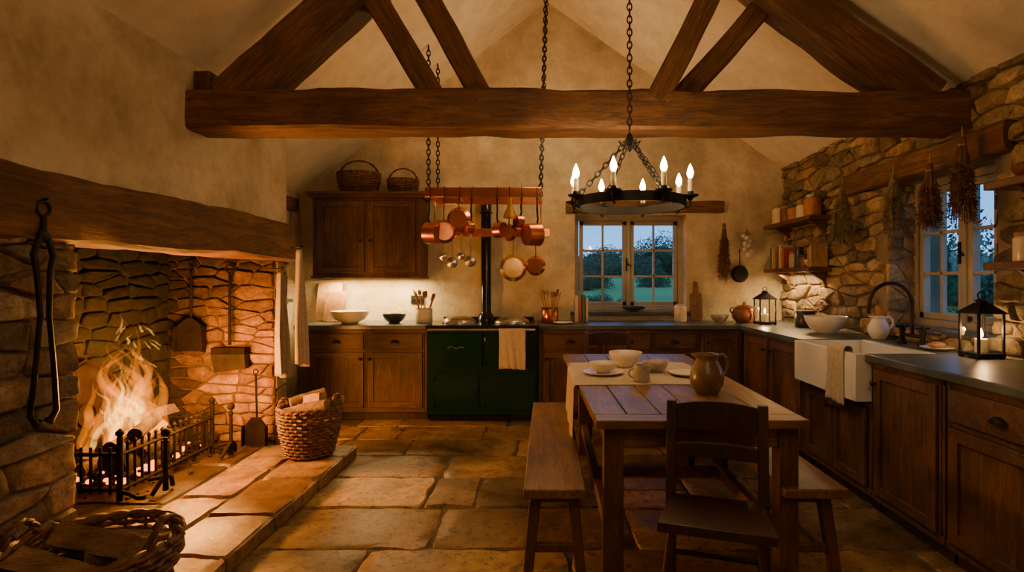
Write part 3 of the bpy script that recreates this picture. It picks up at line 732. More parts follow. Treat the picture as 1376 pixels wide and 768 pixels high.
light('fire_light','POINT',(fx+.30,fy+.06,.82),64,fc,size=.12)
light('fire_light','POINT',(fx+.38,fy+.02,.62),64,fc,size=.12)
b=B();poly=[(3.10,.105),(3.86,.105),(3.86,.62),(3.80,.70),(3.70,.72),(3.62,.80),(3.48,.85),(3.34,.80),(3.26,.72),(3.16,.70),(3.10,.62)]
b.prism(poly,'X',-2.945,-2.915)
b.tube([(-2.91,p[0]*.93+3.48*.07,p[1]*.93+.03) for p in poly],.010,6,0,closed=True)
b.ring((-2.91,3.48,.5),.07,.01,'X');b.tube([(-2.91,3.40,.3),(-2.91,3.48,.42),(-2.91,3.56,.3)],.012,6)
make('cast_iron_fireback',b,[FBK])
b=B();X=-2.075;Y=2.27
b.ring((X,Y,1.64),.03,.007,'X');b.cyl((X,Y,1.61),(X,Y,1.55),.012,n=8);b.sph((X,Y,1.53),.028,(.5,1,1))
for s in(-1,1):
    b.tube([(X,Y+s*.012,1.54),(X,Y+s*.045,1.45),(X,Y+s*.03,1.38),(X+.005,Y+s*.02,1.2),(X+.005,Y+s*.045,.95),(X,Y+s*.06,.80),(X,Y+s*.03,.755),(X,Y+s*.012,.77)],[.012,.012,.011,.010,.010,.011,.014,.010],8)
b.cyl((XC,Y,1.67),(X+.02,Y,1.68),.006,n=8);make('fire_tongs',b,[IRON])
b=B();X=-2.76;Y=4.27
b.ring((X,Y,1.44),.02,.005,'Y');b.tube([(X,Y,1.42),(X,Y,1.02)],[.009,.011],8);b.cyl((X,Y,1.3),(X,Y,1.2),.014,n=8)
b.box(X-.10,X+.10,Y-.005,Y+.012,.80,.99);b.box(X-.11,X-.10,Y-.05,Y+.012,.80,.99);b.box(X+.10,X+.11,Y-.05,Y+.012,.80,.99);b.prism([(X-.11,.99),(X+.11,.99),(X+.02,1.06),(X-.02,1.06)],'Y',Y-.02,Y+.012)
b.cyl((X,Y,1.46),(X,Y+.07,1.46),.005,n=6);make('fire_shovel',b,[RUST],bevel=.003)
b=B();X=-2.46
b.ring((X,Y,1.44),.03,.008,'Y');b.tube([(X,Y,1.41),(X,Y,.85)],[.011,.013],8);b.box(X-.13,X+.13,Y-.03,Y+.02,.78,.83)
b.prism([(X-.13,.78),(X+.13,.78),(X+.14,.67),(X-.10,.64)],'Y',Y-.035,Y+.025,1);b.cyl((X,Y,1.46),(X,Y+.07,1.46),.005,n=6);make('hearth_brush',b,[RUST,CHAR],bevel=.004)
b=B();X=-2.20;Y=4.16
b.ring((X,Y,.66),.018,.005,'Y');b.tube([(X,Y,.64),(X+.01,Y,.3)],.008,8);b.prism([(X-.08,.11),(X+.10,.11),(X+.08,.27),(X+.04,.32),(X-.02,.32),(X-.06,.27)],'Y',Y-.03,Y-.015);b.box(X-.08,X-.07,Y-.06,Y-.015,.11,.26);b.box(X+.09,X+.10,Y-.06,Y-.015,.11,.26)
make('ash_shovel',b,[RUST],bevel=.003)
# ---------------------------------------------------------------- table, benches, chairs
b=B();yn,yf2=2.30,4.42
def xl(y): return .205-(y-yn)/(yf2-yn)*.075
xr=1.10;n=6
for i in range(n):
    a=i/n;c_=(i+1)/n;g=.002
    def q(t,y): return xl(y)+(xr-xl(y))*t
    y0,y1=yn+.11,yf2-.11
    b.hexa([(q(a,y0)+g,y0,.722),(q(c_,y0)-g,y0,.722),(q(c_,y1)-g,y1,.722),(q(a,y1)+g,y1,.722)],[(q(a,y0)+g,y0,.76),(q(c_,y0)-g,y0,.76),(q(c_,y1)-g,y1,.76),(q(a,y1)+g,y1,.76)])
b.box(xl(yn),xr,yn,yn+.108,.722,.76,2);b.box(xl(yf2),xr,yf2-.108,yf2,.722,.76,2)
lx0,lx1=.245,1.0;
for x in(lx0,lx1-.0):
    for y in(2.37,4.25):
        b.box(x,x+.085,y,y+.085,0,.722,1)
b.box(lx0+.01,lx0+.04,2.4,4.3,.62,.722,0);b.box(lx1+.045,lx1+.075,2.4,4.3,.62,.722,0)
b.box(lx0+.05,lx1+.03,2.39,2.42,.62,.722,2);b.box(lx0+.05,lx1+.03,4.28,4.31,.62,.722,2)
b.box(lx0+.02,lx0+.065,2.44,4.26,.17,.235,0);b.box(lx1+.02,lx1+.065,2.44,4.26,.17,.235,0)
b.box(lx0+.06,lx1+.03,3.28,3.33,.175,.23,2)
make('dining_table',b,[TAB,TABL,TABX],bevel=.005)
b=B()
def fn(u,v):
    y=3.08+.86*v+ .01*math.sin(u*7);s=u*1.42
    x=.97-s+.03*math.sin(v*3)
    e=xl(3.5)-.008
    if x>e: return (x,y,.7635+.0015*math.sin(u*30)*math.sin(v*9))
    d=e-x
    return (e-.006-.012*abs(math.sin(v*9))*min(1,d*4)-.02*d,y+(.5-v)*.1*d,.7635-d)
b.sheet(fn,70,24);make('table_runner',b,[LINEN],solid=.002)
def bench(name,x0,x1,y0,y1):
    b=B();z=.46;b.box(x0,x1,y0,y1,z-.042,z,0)
    xm=(x0+x1)/2
    for y,sy in((y0+.13,-1),(y1-.13,1)):
        for s in(-1,1):
            xt=xm+s*(x1-x0)*.30;xb=xm+s*(x1-x0)*.46
            w=.026
            t=[(xt-w,y-w,z-.04),(xt+w,y-w,z-.04),(xt+w,y+w,z-.04),(xt-w,y+w,z-.04)]
            bo=[(xb-w*.8,y-w+sy*.05,0),(xb+w*.8,y-w+sy*.05,0),(xb+w*.8,y+w+sy*.05,0),(xb-w*.8,y+w+sy*.05,0)]
            b.hexa(bo,t,1)
        b.box(xm-(x1-x0)*.36,xm+(x1-x0)*.36,y-.018,y+.018,z-.10,z-.042,1)
        b.box(xm-(x1-x0)*.37,xm+(x1-x0)*.37,y+sy*.03-.013,y+sy*.03+.013,.15,.19,1)
    b.box(xm-.015,xm+.015,y0+.14,y1-.14,z-.09,z-.042,0)
    return make(name,b,[BENCH,TABL],bevel=.006)
bench('wooden_bench',-.10,.165,2.33,4.02);bench('wooden_bench',1.01,1.28,2.33,4.02)
def chair(name,loc,th,w=.40,d=.36,sz=.45,top=.88):
    b=B();b.M=T(*loc)@Matrix.Rotation(th,4,'Z')
    hw=w/2;hd=d/2
    b.hexa([(-hw-.01,-hd-.01,sz-.035),(hw+.01,-hd-.01,sz-.035),(hw-.02,hd,sz-.035),(-hw+.02,hd,sz-.035)],[(-hw-.01,-hd-.01,sz),(hw+.01,-hd-.01,sz),(hw-.02,hd,sz),(-hw+.02,hd,sz)],0)
    for s in(-1,1):
        b.tube([(s*(hw-.04),-hd+.03,sz-.03),(s*(hw-.02),-hd+.01,sz*.5),(s*(hw-.005),-hd-.01,0)],[.018,.021,.015],10,0)
        x=s*(hw-.015);q=.019
        for (z0_,z1_,ya,yb_) in((0,sz,hd+.02,hd-.005),(sz,top,hd-.005,hd+.045)):
            b.hexa([(x-q,ya-q,z0_),(x+q,ya-q,z0_),(x+q,ya+q,z0_),(x-q,ya+q,z0_)],[(x-q,yb_-q,z1_),(x+q,yb_-q,z1_),(x+q,yb_+q,z1_),(x-q,yb_+q,z1_)],0)
        b.cyl((s*(hw-.012),-hd,.2),(s*(hw-.015),hd+.01,.2),.011,n=8);b.cyl((s*(hw-.015),-hd,.30),(s*(hw-.015),hd+.01,.30),.011,n=8)
    b.cyl((-hw+.02,-hd,.25),(hw-.02,-hd,.25),.011,n=8);b.cyl((-hw+.02,hd+.01,.25),(hw-.02,hd+.01,.25),.011,n=8)
    for zc,hh in((top-.065,.10),(sz+.17,.055)):
        t_=(zc-sz)/(top-sz);yy=hd-.005+.05*t_
        k=12;vs=[]
        for i in range(k+1):
            a=-1+2*i/k;x=a*(hw-.02);y=yy+.018*(1-a*a);cr=(.018 if hh>.09 else .006)*(1-a*a)
            vs+=[(x,y-.009,zc-hh/2),(x,y+.009,zc-hh/2),(x,y+.009,zc+hh/2+cr),(x,y-.009,zc+hh/2+cr)]
        fs=[(i*4+j,i*4+(j+1)%4,(i+1)*4+(j+1)%4,(i+1)*4+j) for i in range(k) for j in range(4)]+[(0,1,2,3),(k*4,k*4+1,k*4+2,k*4+3)]
        b.add(vs,fs,0,True)
    return make(name,b,[DARKW],bevel=.003)
chair('dining_chair',(.625,2.035,0),-.30,w=.38,d=.29,sz=.49,top=.855)
chair('dining_chair',(.54,4.68,0),0,w=.40,d=.36,sz=.46,top=.89)
# ---------------------------------------------------------------- crockery
def bowl(name,c,r,h,mat,foot=.45,rim=0):
    b=B();t=.006
    b.lathe([(0,.008),(r*foot*.9,.008),(r*foot,0),(r*foot*1.05,.008),(r*.78,h*.35),(r*.95,h*.72),(r,h-.004),(r-.002,h),(r-t,h-.003),(r*.92-t,h*.7),(r*.72,h*.36),(r*.4,h*.16),(0,h*.13)],c,36)
    return make(name,b,[mat])
def plate(name,c,r,mat):
    b=B();b.lathe([(0,.004),(r*.6,0),(r*.65,.003),(r,.016),(r,.02),(r*.68,.010),(r*.6,.008),(0,.008)],c,36);return make(name,b,[mat])
TZ=.7665
plate('dinner_plate',(.35,3.42,TZ),.125,CER);bowl('soup_bowl',(.35,3.42,TZ+.009),.088,.065,CER)
bowl('mixing_bowl',(.53,3.72,TZ),.112,.10,CER)
plate('dinner_plate',(.86,3.38,TZ),.11,CER);bowl('soup_bowl',(.69,3.50,TZ),.082,.07,STG)
def mug(name,c,r,h,mat,an=0):
    b=B();b.lathe([(0,.0),(r*.9,0),(r,.01),(r*1.0,h*.6),(r*.95,h),(r*.95-.004,h),(r-.006,h*.6),(r-.008,.012),(0,.010)],c,28)
    d=Vector((math.cos(an),math.sin(an),0));p=[]
    for i in range(9):
        a=-PI/2+PI*i/8;p.append(Vector(c)+d*(r*.95+.028*math.cos(a))+Vector((0,0,h*.5+h*.28*math.sin(a))))
    b.tube(p,.006,8);return make(name,b,[mat])
mug('stoneware_mug',(.545,3.17,TZ),.048,.095,STG,PI)
def jug(name,c,r,h,mat,an=0):
    b=B();prof=[(0,0),(r*.62,0),(r*.68,.008),(r*.95,h*.25),(r,h*.42),(r*.9,h*.62),(r*.66,h*.8),(r*.62,h*.88),(r*.70,h*.985),(r*.68,h),(r*.62,h*.985),(r*.55,h*.88),(r*.58,h*.8),(r*.8,h*.6),(r*.85,h*.4),(r*.6,.02),(0,.015)]
    n=32;vs=[]
    for pr,z in prof:
        for j in range(n):
            a=2*PI*j/n;k=pr
            if z>h*.9: k+=r*.28*max(0,math.cos(a-(an+PI)))**8
            vs.append((c[0]+k*math.cos(a),c[1]+k*math.sin(a),c[2]+z))
    b.add(vs,[(i*n+j,i*n+(j+1)%n,(i+1)*n+(j+1)%n,(i+1)*n+j) for i in range(len(prof)-1) for j in range(n)],0,True)
    d=Vector((math.cos(an),math.sin(an),0));p=[]
    for t,zz in((.60,.93),(.95,.97),(1.25,.86),(1.32,.68),(1.15,.50),(.93,.42)): p.append(Vector(c)+d*r*t+Vector((0,0,h*zz)))
    b.tube(p,[.008,.009,.010,.009,.008,.008],8);return make(name,b,[mat])
jug('stoneware_jug',(.83,2.86,.761),.088,.205,STW,.15)
CZ=.9235
bowl('serving_bowl',(-1.96,5.48,CZ),.185,.125,CER,.4)
bowl('serving_bowl',(-1.53,5.52,CZ),.115,.095,DKC,.45)
def crock(name,c,r,h,mat,n=8,tool=SPOON):
    b=B();b.lathe([(0,0),(r*.9,0),(r,.01),(r,h*.85),(r*.93,h*.9),(r*1.03,h),(r*.95,h),(r*.88,h*.9),(r*.9,.02),(0,.015)],c,28)
    for i in range(n):
        a=2*PI*i/n+ru(-.3,.3);l=ru(.13,.2);q=Vector((math.cos(a),math.sin(a),0));p0=Vector(c)+q*r*.3+Vector((0,0,.03));p1=Vector(c)+q*(r*1.0+ru(0,.03))+Vector((0,0,h+l*.7))
        b.tube([p0,p1],.005,6,1);d=(p1-p0).normalized();k=i%3
        if k<2: b.M=Matrix.Translation(p1+d*.02)@d.to_track_quat('Z','Y').to_matrix().to_4x4();b.sph((0,0,0),.021,(1,.35,1.45),10,1);b.M=Matrix.Identity(4)
        else: b.M=Matrix.Translation(p1)@d.to_track_quat('Z','Y').to_matrix().to_4x4();b.box(-.017,.017,-.003,.003,-.01,.06,1);b.M=Matrix.Identity(4)
    return make(name,b,[mat,tool])
crock('utensil_crock',(-1.24,5.56,CZ),.085,.15,CER,9)
crock('utensil_crock',(.03,5.56,CZ),.085,.155,COPD,9)
def board(name,x,w,h,y,lean,mat=PALEW,rnd=False,handle_=False):
    b=B();b.M=T(x,y,CZ+.002)@Matrix.Rotation(-lean,4,'X')
    pts=[]
    r=.03
    for cx,cz,a0 in((w/2-r,r,-PI/2),(w/2-r,h-r,0),(-w/2+r,h-r,PI/2),(-w/2+r,r,PI)):
        for i in range(5): a=a0+PI/2*i/4;pts.append((cx+r*math.cos(a),cz+r*math.sin(a)))
    b.prism(pts,'Y',-.01,.01)
    if handle_: b.prism([(-.03,h-.01),(.03,h-.01),(.025,h+.10),(.01,h+.12),(-.01,h+.12),(-.025,h+.10)],'Y',-.01,.01)
    return make(name,b,[mat],bevel=.004)
board('chopping_board',-2.30,.26,.42,5.76,.25);board('chopping_board',-2.20,.22,.33,5.66,.35,SPOON)
board('chopping_board',1.585,.13,.30,5.84,.12,BENCH,handle_=True)
b=B();b.box(-1.46,-1.32,YB-.014,YB-.001,1.10,1.19);b.box(-1.43,-1.40,YB-.02,YB-.013,1.135,1.16,1);b.box(-1.38,-1.35,YB-.02,YB-.013,1.135,1.16,1);make('wall_socket',b,[IRON,ENAM],bevel=.003)
plate('side_plate',(.16,5.42,CZ),.10,WHITE)
b=B()
for i,(w,h,m) in enumerate([(.035,.27,0),(.03,.25,1),(.03,.28,2),(.025,.24,0)]):
    b.box(.29+i*.037,.29+i*.037+w*.98,5.66,5.85,CZ+.001,CZ+h,m)
make('cookbooks',b,[PAPER,BOOKR,BOOKG],bevel=.003)
bowl('sill_bowl',(.93,YB-.02,1.023),.13,.05,DKC,.4)
b=B();b.lathe([(0,0),(.06,0),(.065,.01),(.065,.15),(.05,.165),(.055,.18),(.0,.185)],(1.39,5.74,CZ));make('storage_jar',b,[CER])
bowl('small_bowl',(1.76,5.62,CZ),.09,.08,STG)
def pot(name,c,r,h,mat):
    b=B();b.lathe([(0,0),(r*.6,0),(r*.95,h*.25),(r,h*.5),(r*.85,h*.72),(r*.75,h*.78),(r*.8,h*.8),(r*.5,h*.92),(r*.15,h*.96),(r*.14,h*1.02),(r*.18,h*1.08),(0,h*1.12)],c)
    for s in(-1,1): b.tube([Vector(c)+Vector((s*r*(.85+.3*math.sin(a)),0,h*(.66-.14*math.cos(a)))) for a in[PI*i/8 for i in range(9)]],.008,8)
    return make(name,b,[mat])
pot('bean_pot',(2.00,5.58,CZ),.125,.19,TERR)
def lantern(name,c,w,h,power):
    e=empty(name,c);x,y,z=c;b=B();hw=w/2
    b.box(x-hw,x+hw,y-hw,y+hw,z+.008,z+.028);
    for sx in(-1,1):
        for sy in(-1,1):
            b.box(x+sx*(hw-.008)-.006,x+sx*(hw-.008)+.006,y+sy*(hw-.008)-.006,y+sy*(hw-.008)+.006,z+.02,z+h*.66)
            b.box(x+sx*(hw-.012)-.01,x+sx*(hw-.012)+.01,y+sy*(hw-.012)-.01,y+sy*(hw-.012)+.01,z,z+.01)
    b.box(x-hw-.006,x+hw+.006,y-hw-.006,y+hw+.006,z+h*.66,z+h*.68)
    q=hw+.004;p=w*.16
    b.hexa([(x-q,y-q,z+h*.68),(x+q,y-q,z+h*.68),(x+q,y+q,z+h*.68),(x-q,y+q,z+h*.68)],[(x-p,y-p,z+h*.82),(x+p,y-p,z+h*.82),(x+p,y+p,z+h*.82),(x-p,y+p,z+h*.82)])
    b.lathe([(p*1.1,0),(p*1.1,h*.03),(p*1.6,h*.035),(0,h*.075)],(x,y,z+h*.82),n=16)
    b.ring((x,y,z+h*.93),h*.055,.004,'Y')
    make('frame',b,[IRON],parent=e,bevel=.001)
    b=B();b.lathe([(0,h*.2),(w*.2,h*.2),(w*.2,0),(0,0)],(x,y,z+.028),n=20);make('candle',b,[WAX],parent=e)
    b=B();b.lathe([(0,0),(.009,.012),(.008,.028),(0,.055)],(x,y,z+.03+h*.2+.004),n=10);make('flame',b,[FLAM],parent=e)
    b=B()
    for s in(-1,1):
        b.box(x-hw+.014,x+hw-.014,y+s*(hw-.008)-.001,y+s*(hw-.008)+.001,z+.028,z+h*.66)
        b.box(x+s*(hw-.008)-.001,x+s*(hw-.008)+.001,y-hw+.014,y+hw-.014,z+.028,z+h*.66)
    make('glass_panes',b,[GLASS],parent=e)
    light('candle_light','POINT',(x,y,z+.05+h*.2+.02),power,(1,.52,.18),parent=e,size=.012)
lantern('candle_lantern',(2.12,5.36,CZ),.165,.37,9)
lantern('candle_lantern',(2.39,3.03,CZ),.15,.365,7.5)
b=B();b.lathe([(0,0),(.085,0),(.09,.01),(.09,.12),(.085,.13),(.092,.135),(.092,.15),(.0,.16)],(2.38,5.08,CZ));b.sph((2.38,5.08,CZ+.165),.014);make('bread_canister',b,[DKC])
bowl('fruit_bowl',(2.28,4.50,CZ),.165,.135,WHITE,.45)
jug('milk_jug',(2.42,4.02,CZ),.072,.165,WHITE,-.2)
plate('soap_dish',(2.38,3.36,CZ),.09,CER)
b=B();b.sph((2.38,3.36,CZ+.030),.045,(1.2,.8,.45));make('soap_bar',b,[PALEW])
# ---------------------------------------------------------------- pot rack
rack=empty('hanging_pot_rack',(-.57,5.15,2.1))
b=B()
yA,zA,yB_,zB=5.0,2.15,5.42,1.82
b.box(-1.11,-.05,yA-.008,yA+.008,zA-.045,zA+.045);b.box(-1.07,.03,yB_-.008,yB_+.008,zB-.04,zB+.04)
b.box(-1.11,-.05,5.46,5.476,zA-.045,zA+.045)
for x in(-1.10,-.06):
    b.box(x-.008,x+.008,yA,5.476,zA-.03,zA+.03);b.box(x-.006,x+.006,yB_-.02,yB_+.01,zB,zA)
for x in(-.82,-.34): b.box(x-.008,x+.008,yA,5.476,zA-.03,zA-.015)
make('copper_frame',b,[COPPER],parent=rack,bevel=.003)
b=B()
for x,xt in((-1.08,-1.08),(-.06,.0)):
    for y in(yA+.02,5.45):
        zt=(zl(xt) if xt<0 else 4.34)-.01
        b.chain((x,y,zA+.03),(xt,y,zt),.06,.006)
hooks_x=[-1.06,-.93,-.79,-.68,-.45,-.34,-.23,-.09]
for x in hooks_x:
    b.tube([(x,yA+.012,zA+.03),(x,yA,zA+.052),(x,yA-.014,zA+.03),(x,yA-.018,zA-.055),(x,yA-.032,zA-.07),(x,yA-.044,zA-.055)],.004,6)
make('chains_and_hooks',b,[IRON],parent=rack)
def pan(name,hook,hl,r,d,mat,rz=0,tilt=0,hm=None,lid=False,fry=False):
    b=B();b.M=T(*hook)@Matrix.Rotation(rz,4,'Z')@Matrix.Rotation(tilt,4,'X')
    M0=b.M.copy()
    b.ring((0,0,-.012),.013,.004,'X',mat=1)
    b.tube([(0,0,-.024),(0,-.004,-hl*.5),(0,0,-hl*.85),(0,-.012,-hl-.01)],[.007,.011,.009,.011],8,1,flat=.45)
    b.M=M0@T(0,0,-hl-r)@Matrix.Rotation(PI/2,4,'X')
    t=.003
    if lid: b.lathe([(r,-.004),(r*1.02,0),(r,.006),(r*.5,.022),(0,.026),(0,.02),(r*.5,.016),(r*.98,-.004)],(0,0,0),36,0)
    else:
        k=.78 if fry else .95
        b.lathe([(r,0),(r*1.03,.002),(r*1.0,.008),(r*k,d),(r*(k-.02),d+.003),(r*.4,d+.004),(0,d+.004),(0,d),(r*(k-.02)-t,d),(r-t,.008),(r-t,0),(r,0)],(0,0,-.002),40,0)
    return make(name,b,[mat,hm or IRON])
ho=zA-.055;hy=yA-.035
pan('copper_saucepan',(-1.06,hy,ho),.22,.098,.13,COPD,1.15,.06)
pan('copper_frying_pan',(-.93,hy,ho),.20,.105,.04,COPD,.3,fry=True)
pan('copper_frying_pan',(-.79,hy-.02,ho),.09,.108,.03,COPPER,-.15,fry=True)
pan('copper_saucepan',(-.68,hy,ho),.21,.058,.06,COPD,-.9)
pan('copper_saucepan',(-.45,hy,ho),.22,.072,.08,COPD,.95)
pan('copper_frying_pan',(-.34,hy,ho),.24,.075,.035,COPPER,-.3,fry=True)
b=B();X=-.33;Y=hy-.06;b.lathe([(.012,.17),(.022,.13),(.024,.10),(.055,.03),(.06,0),(.055,.0),(.02,.09),(.008,.16)],(X,Y,ho-.19));b.ring((X,Y,ho-.02),.012,.003,'Y');make('funnel',b,[BRASS])
pan('copper_saucepan',(-.23,hy,ho),.16,.058,.06,COPD,-1.0)
pan('copper_saucepan',(-.09,hy,ho),.23,.102,.13,COPD,-1.0,.05)
h2=zB-.04
for i,(x,hl,r) in enumerate([(-1.02,.15,.042),(-.93,.20,.055),(-.84,.15,.040),(-.75,.18,.058)]):
    b=B();b.tube([(x,yB_-.02,h2),(x,yB_-.02,h2-hl)],.006,6);b.ring((x,yB_-.02,h2+.01),.01,.003,'Y');b.M=T(x,yB_-.02,h2-hl-r)@Matrix.Rotation(PI/2,4,'X');b.lathe([(r,0),(r*.8,.02),(0,.03),(0,.026),(r*.78,.016)],(0,0,0));make('skimmer' if i%2 else 'ladle',b,[STEEL])
pan('copper_frying_pan',(-.33,yB_-.02,h2),.18,.128,.035,BRASS,.1,hm=BRASS,fry=True)
pan('copper_frying_pan',(-.11,yB_-.02,h2),.19,.095,.035,COPPER,-.15,fry=True)
# ---------------------------------------------------------------- chandelier
ce=empty('candle_chandelier',(.435,2.9,1.75));cx,cy,cz=.435,2.9,1.75;rr=.292
b=B()
b.lathe([(rr,-.024),(rr,.024),(rr-.012,.024),(rr-.012,-.024)],(cx,cy,cz),64,close=True)
hub=(cx,cy,2.07)
b.lathe([(0,-.05),(.012,-.04),(.02,-.015),(.045,0),(.02,.015),(.014,.04),(0,.06)],hub,20)
for i in range(6):
    a=2*PI*i/6;b.tube([(cx,cy,2.07),(cx+.04*math.cos(a),cy+.04*math.sin(a),2.05),(cx+.055*math.cos(a),cy+.055*math.sin(a),2.08)],.005,6)
for i in range(4):
    a=PI/2*i+.4;b.chain((cx+.04*math.cos(a),cy+.04*math.sin(a),2.05),(cx+rr*math.cos(a),cy+rr*math.sin(a),cz+.03),.045,.0035)
    b.ring((cx+rr*math.cos(a),cy+rr*math.sin(a),cz+.03),.014,.004,'X')
b.chain((cx,cy,2.13),(cx,cy,zr(cx)-.02),.045,.0042)
b.lathe([(.0,0),(.06,0),(.05,-.03),(.0,-.05)],(cx,cy,zr(cx)+.005))
b2=B();b3=B()
for i in range(8):
    a=2*PI*(i+.5)/8;q=rr+.02;x=cx+q*math.cos(a);y=cy+q*math.sin(a)
    b.lathe([(0,0),(.010,0),(.014,.01),(.04,.02),(.042,.028),(.016,.022),(.016,.045),(0,.045)],(x,y,cz+.0),16)
    b.tube([(x,y,cz+.0),(x,y,cz-.03),(x-.02*math.cos(a),y-.02*math.sin(a),cz-.035)],.006,6)
    b2.lathe([(0,0),(.0125,0),(.0125,.072),(.009,.077),(0,.077)],(x,y,cz+.035),14)
    b3.lathe([(.006,0),(.014,.013),(.017,.026),(.012,.046),(.005,.064),(0,.074)],(x,y,cz+.111),14)
    light('candle_light','POINT',(x,y,cz+.145),28,(1,.64,.28),parent=ce,size=.017)
make('iron_ring',b,[IRON],parent=ce);make('candle_tubes',b2,[WAX],parent=ce);make('candle_bulbs',b3,[BULB],parent=ce)
# ---------------------------------------------------------------- shelves & contents
def shelf(name,y0,y1,z,x0=2.31,brk=True,seed=0):
    b=B();b.box(x0,XR+.02,y0,y1,z-.04,z)
    for y in(y0+.12,y1-.15):
        b.prism([(x0+.05,z-.04),(XR,z-.04),(XR,z-.22),(XR-.03,z-.22),(XR-.06,z-.12)],'Y',y-.02,y+.02)
    return make(name,b,[CABH],bevel=.006)
shelf('wall_shelf',4.86,5.88,1.93);shelf('wall_shelf',4.86,5.88,1.47);shelf('wall_shelf',2.1,2.92,1.86);shelf('wall_shelf',2.1,2.92,1.44)
def jar(name,c,r,h,mat,lid):
    b=B();b.lathe([(0,0),(r*.95,0),(r,.01),(r,h*.78),(r*.8,h*.85),(r*.8,h*.87)],c,24,0);b.lathe([(r*.86,h*.85),(r*.88,h*.97),(r*.8,h),(0,h)],c,24,1);return make(name,b,[mat,lid])
for i,(y,m,l,r,h) in enumerate([(5.74,JARW,SPOON,.07,.20),(5.56,TERR,SPOON,.065,.17),(5.38,JARG,DKC,.065,.15),(5.2,CER,SPOON,.065,.15),(5.02,JARG,STEEL,.075,.2)]):
    jar('storage_jar',(2.42,y,1.931),r,h,m,l)
b=B()
for i in range(8):
    w=ru(.02,.035);y=5.82-i*.042;h=ru(.17,.24);b.box(2.36,2.49,y-w,y,1.471,1.471+h,i%4)
make('shelf_books',b,[BOOKG,PAPER,BOOKY,BOOKR],bevel=.002)
for i,(y,m,l,r,h) in enumerate([(5.40,STG,SPOON,.045,.16),(5.28,DKC,DKC,.04,.2),(5.16,TERR,DKC,.05,.12)]): jar('spice_jar',(2.42,y,1.471),r,h,m,l)
bowl('small_bowl',(2.42,5.04,1.471),.065,.07,CER)
b=B()
for i in range(3): b.box(2.34,2.49,4.88+i*.028,4.90+i*.028,1.471,1.68-i*.02,0)
make('serving_boards',b,[PALEW],bevel=.004)
light('shelf_lamp','AREA',(2.42,5.35,1.41),11.0,(1,.64,.27),size=.05,sizey=.7)
bowl('shelf_bowl',(2.43,2.76,1.861),.085,.06,TERR)
jar('storage_jar',(2.43,2.80,1.441),.05,.15,JARW,SPOON);jar('storage_jar',(2.44,2.62,1.441),.055,.18,JARG,STEEL);jar('storage_jar',(2.43,2.4,1.861),.055,.15,JARG,STEEL)
def herbs(name,top,L,r,mat,n=60,seed=0,stem=.4,q0=.008,q1=.017):
    random.seed(seed);b=B();t=Vector(top)
    b.tube([t+Vector((0,0,.06)),t],.003,5,1);b.ring(tuple(t-Vector((0,0,.045))),.017,.006,'Z',12,5,1)
    for i in range(n):
        a=ru(0,2*PI);k=math.sqrt(R());l=L*ru(.75,1.0);d=Vector((math.cos(a)*k*.85,math.sin(a)*k*.9,0))
        def f(u): return t+d*(.020*(1-u)+r*(max(0,u-.08)**.75))+Vector((0,0,-l*u))
        b.tube([f(0),f(.1),f(.3),f(.6),f(1)],.0022,4,0)
        for j in range(16):
            u=ru(stem,1.0);c=f(u);q=ru(q0,q1);v=Vector((d.x*.8+ru(-.6,.6),d.y*.8+ru(-.6,.6),ru(-1.2,.1))).normalized();s=v.orthogonal().normalized()
            b.add([c,c+v*q+s*q*.4,c+v*q*2.0,c+v*q-s*q*.4],[(0,1,2,3)],0)
    make(name,b,[mat,LINEN2])
herbs('dried_herb_bunch',(2.37,4.42,2.12),.50,.115,HERB,120,1,.3)
herbs('dried_herb_bunch',(2.37,3.77,2.07),.42,.085,HERB,90,2,.35)
herbs('dried_herb_bunch',(2.37,3.41,2.07),.42,.080,HERBR,90,3,.35)
herbs('dried_herb_bunch',(2.36,3.13,2.16),.50,.085,HERBR,110,4,.35)
herbs('dried_herb_bunch',(1.87,YB-.11,1.95),.62,.070,HERBR,100,5,.3)
random.seed(21)
pan('black_skillet',(2.05,YB-.06,1.68),.17,.09,.03,IRON,0,fry=True)
b=B()
for i in range(9): b.sph((2.13+ru(-.05,.05),YB-.06+ru(-.02,.02),1.82-i*.026+ru(-.01,.01)),.03,(1,1,.9),10);
for i in range(14): b.tube([(2.13,YB-.05,1.9),(2.13+ru(-.03,.03),YB-.06,1.84),(2.13+ru(-.07,.07),YB-.07,1.78+ru(-.1,.1))],.003,4,1)
make('garlic_braid',b,[CER,HERB])
b=B();c=(XA+.0,5.35,NW[2]+.005);b.lathe([(0,0),(.05,0),(.065,.1),(.07,.1),(.07,.12),(.06,.12),(.055,.02),(0,.02)],c,20)
for i in range(60):
    a=ru(0,2*PI);l=ru(.1,.25);d=Vector((math.cos(a)*ru(.02,.12),math.sin(a)*ru(.02,.12),l));p=Vector(c)+Vector((0,0,.11))
    b.tube([p,p+d*.6,p+d],.002,4,1)
    for j in range(4):
        q=p+d*ru(.5,1);v=Vector((ru(-1,1),ru(-1,1),ru(-.3,1))).normalized();s=v.orthogonal();b.add([q,q+v*.02+s*.01,q+v*.045,q+v*.02-s*.01],[(0,1,2,3)],1)
make('potted_herb_plant',b,[TERR,LEAF])
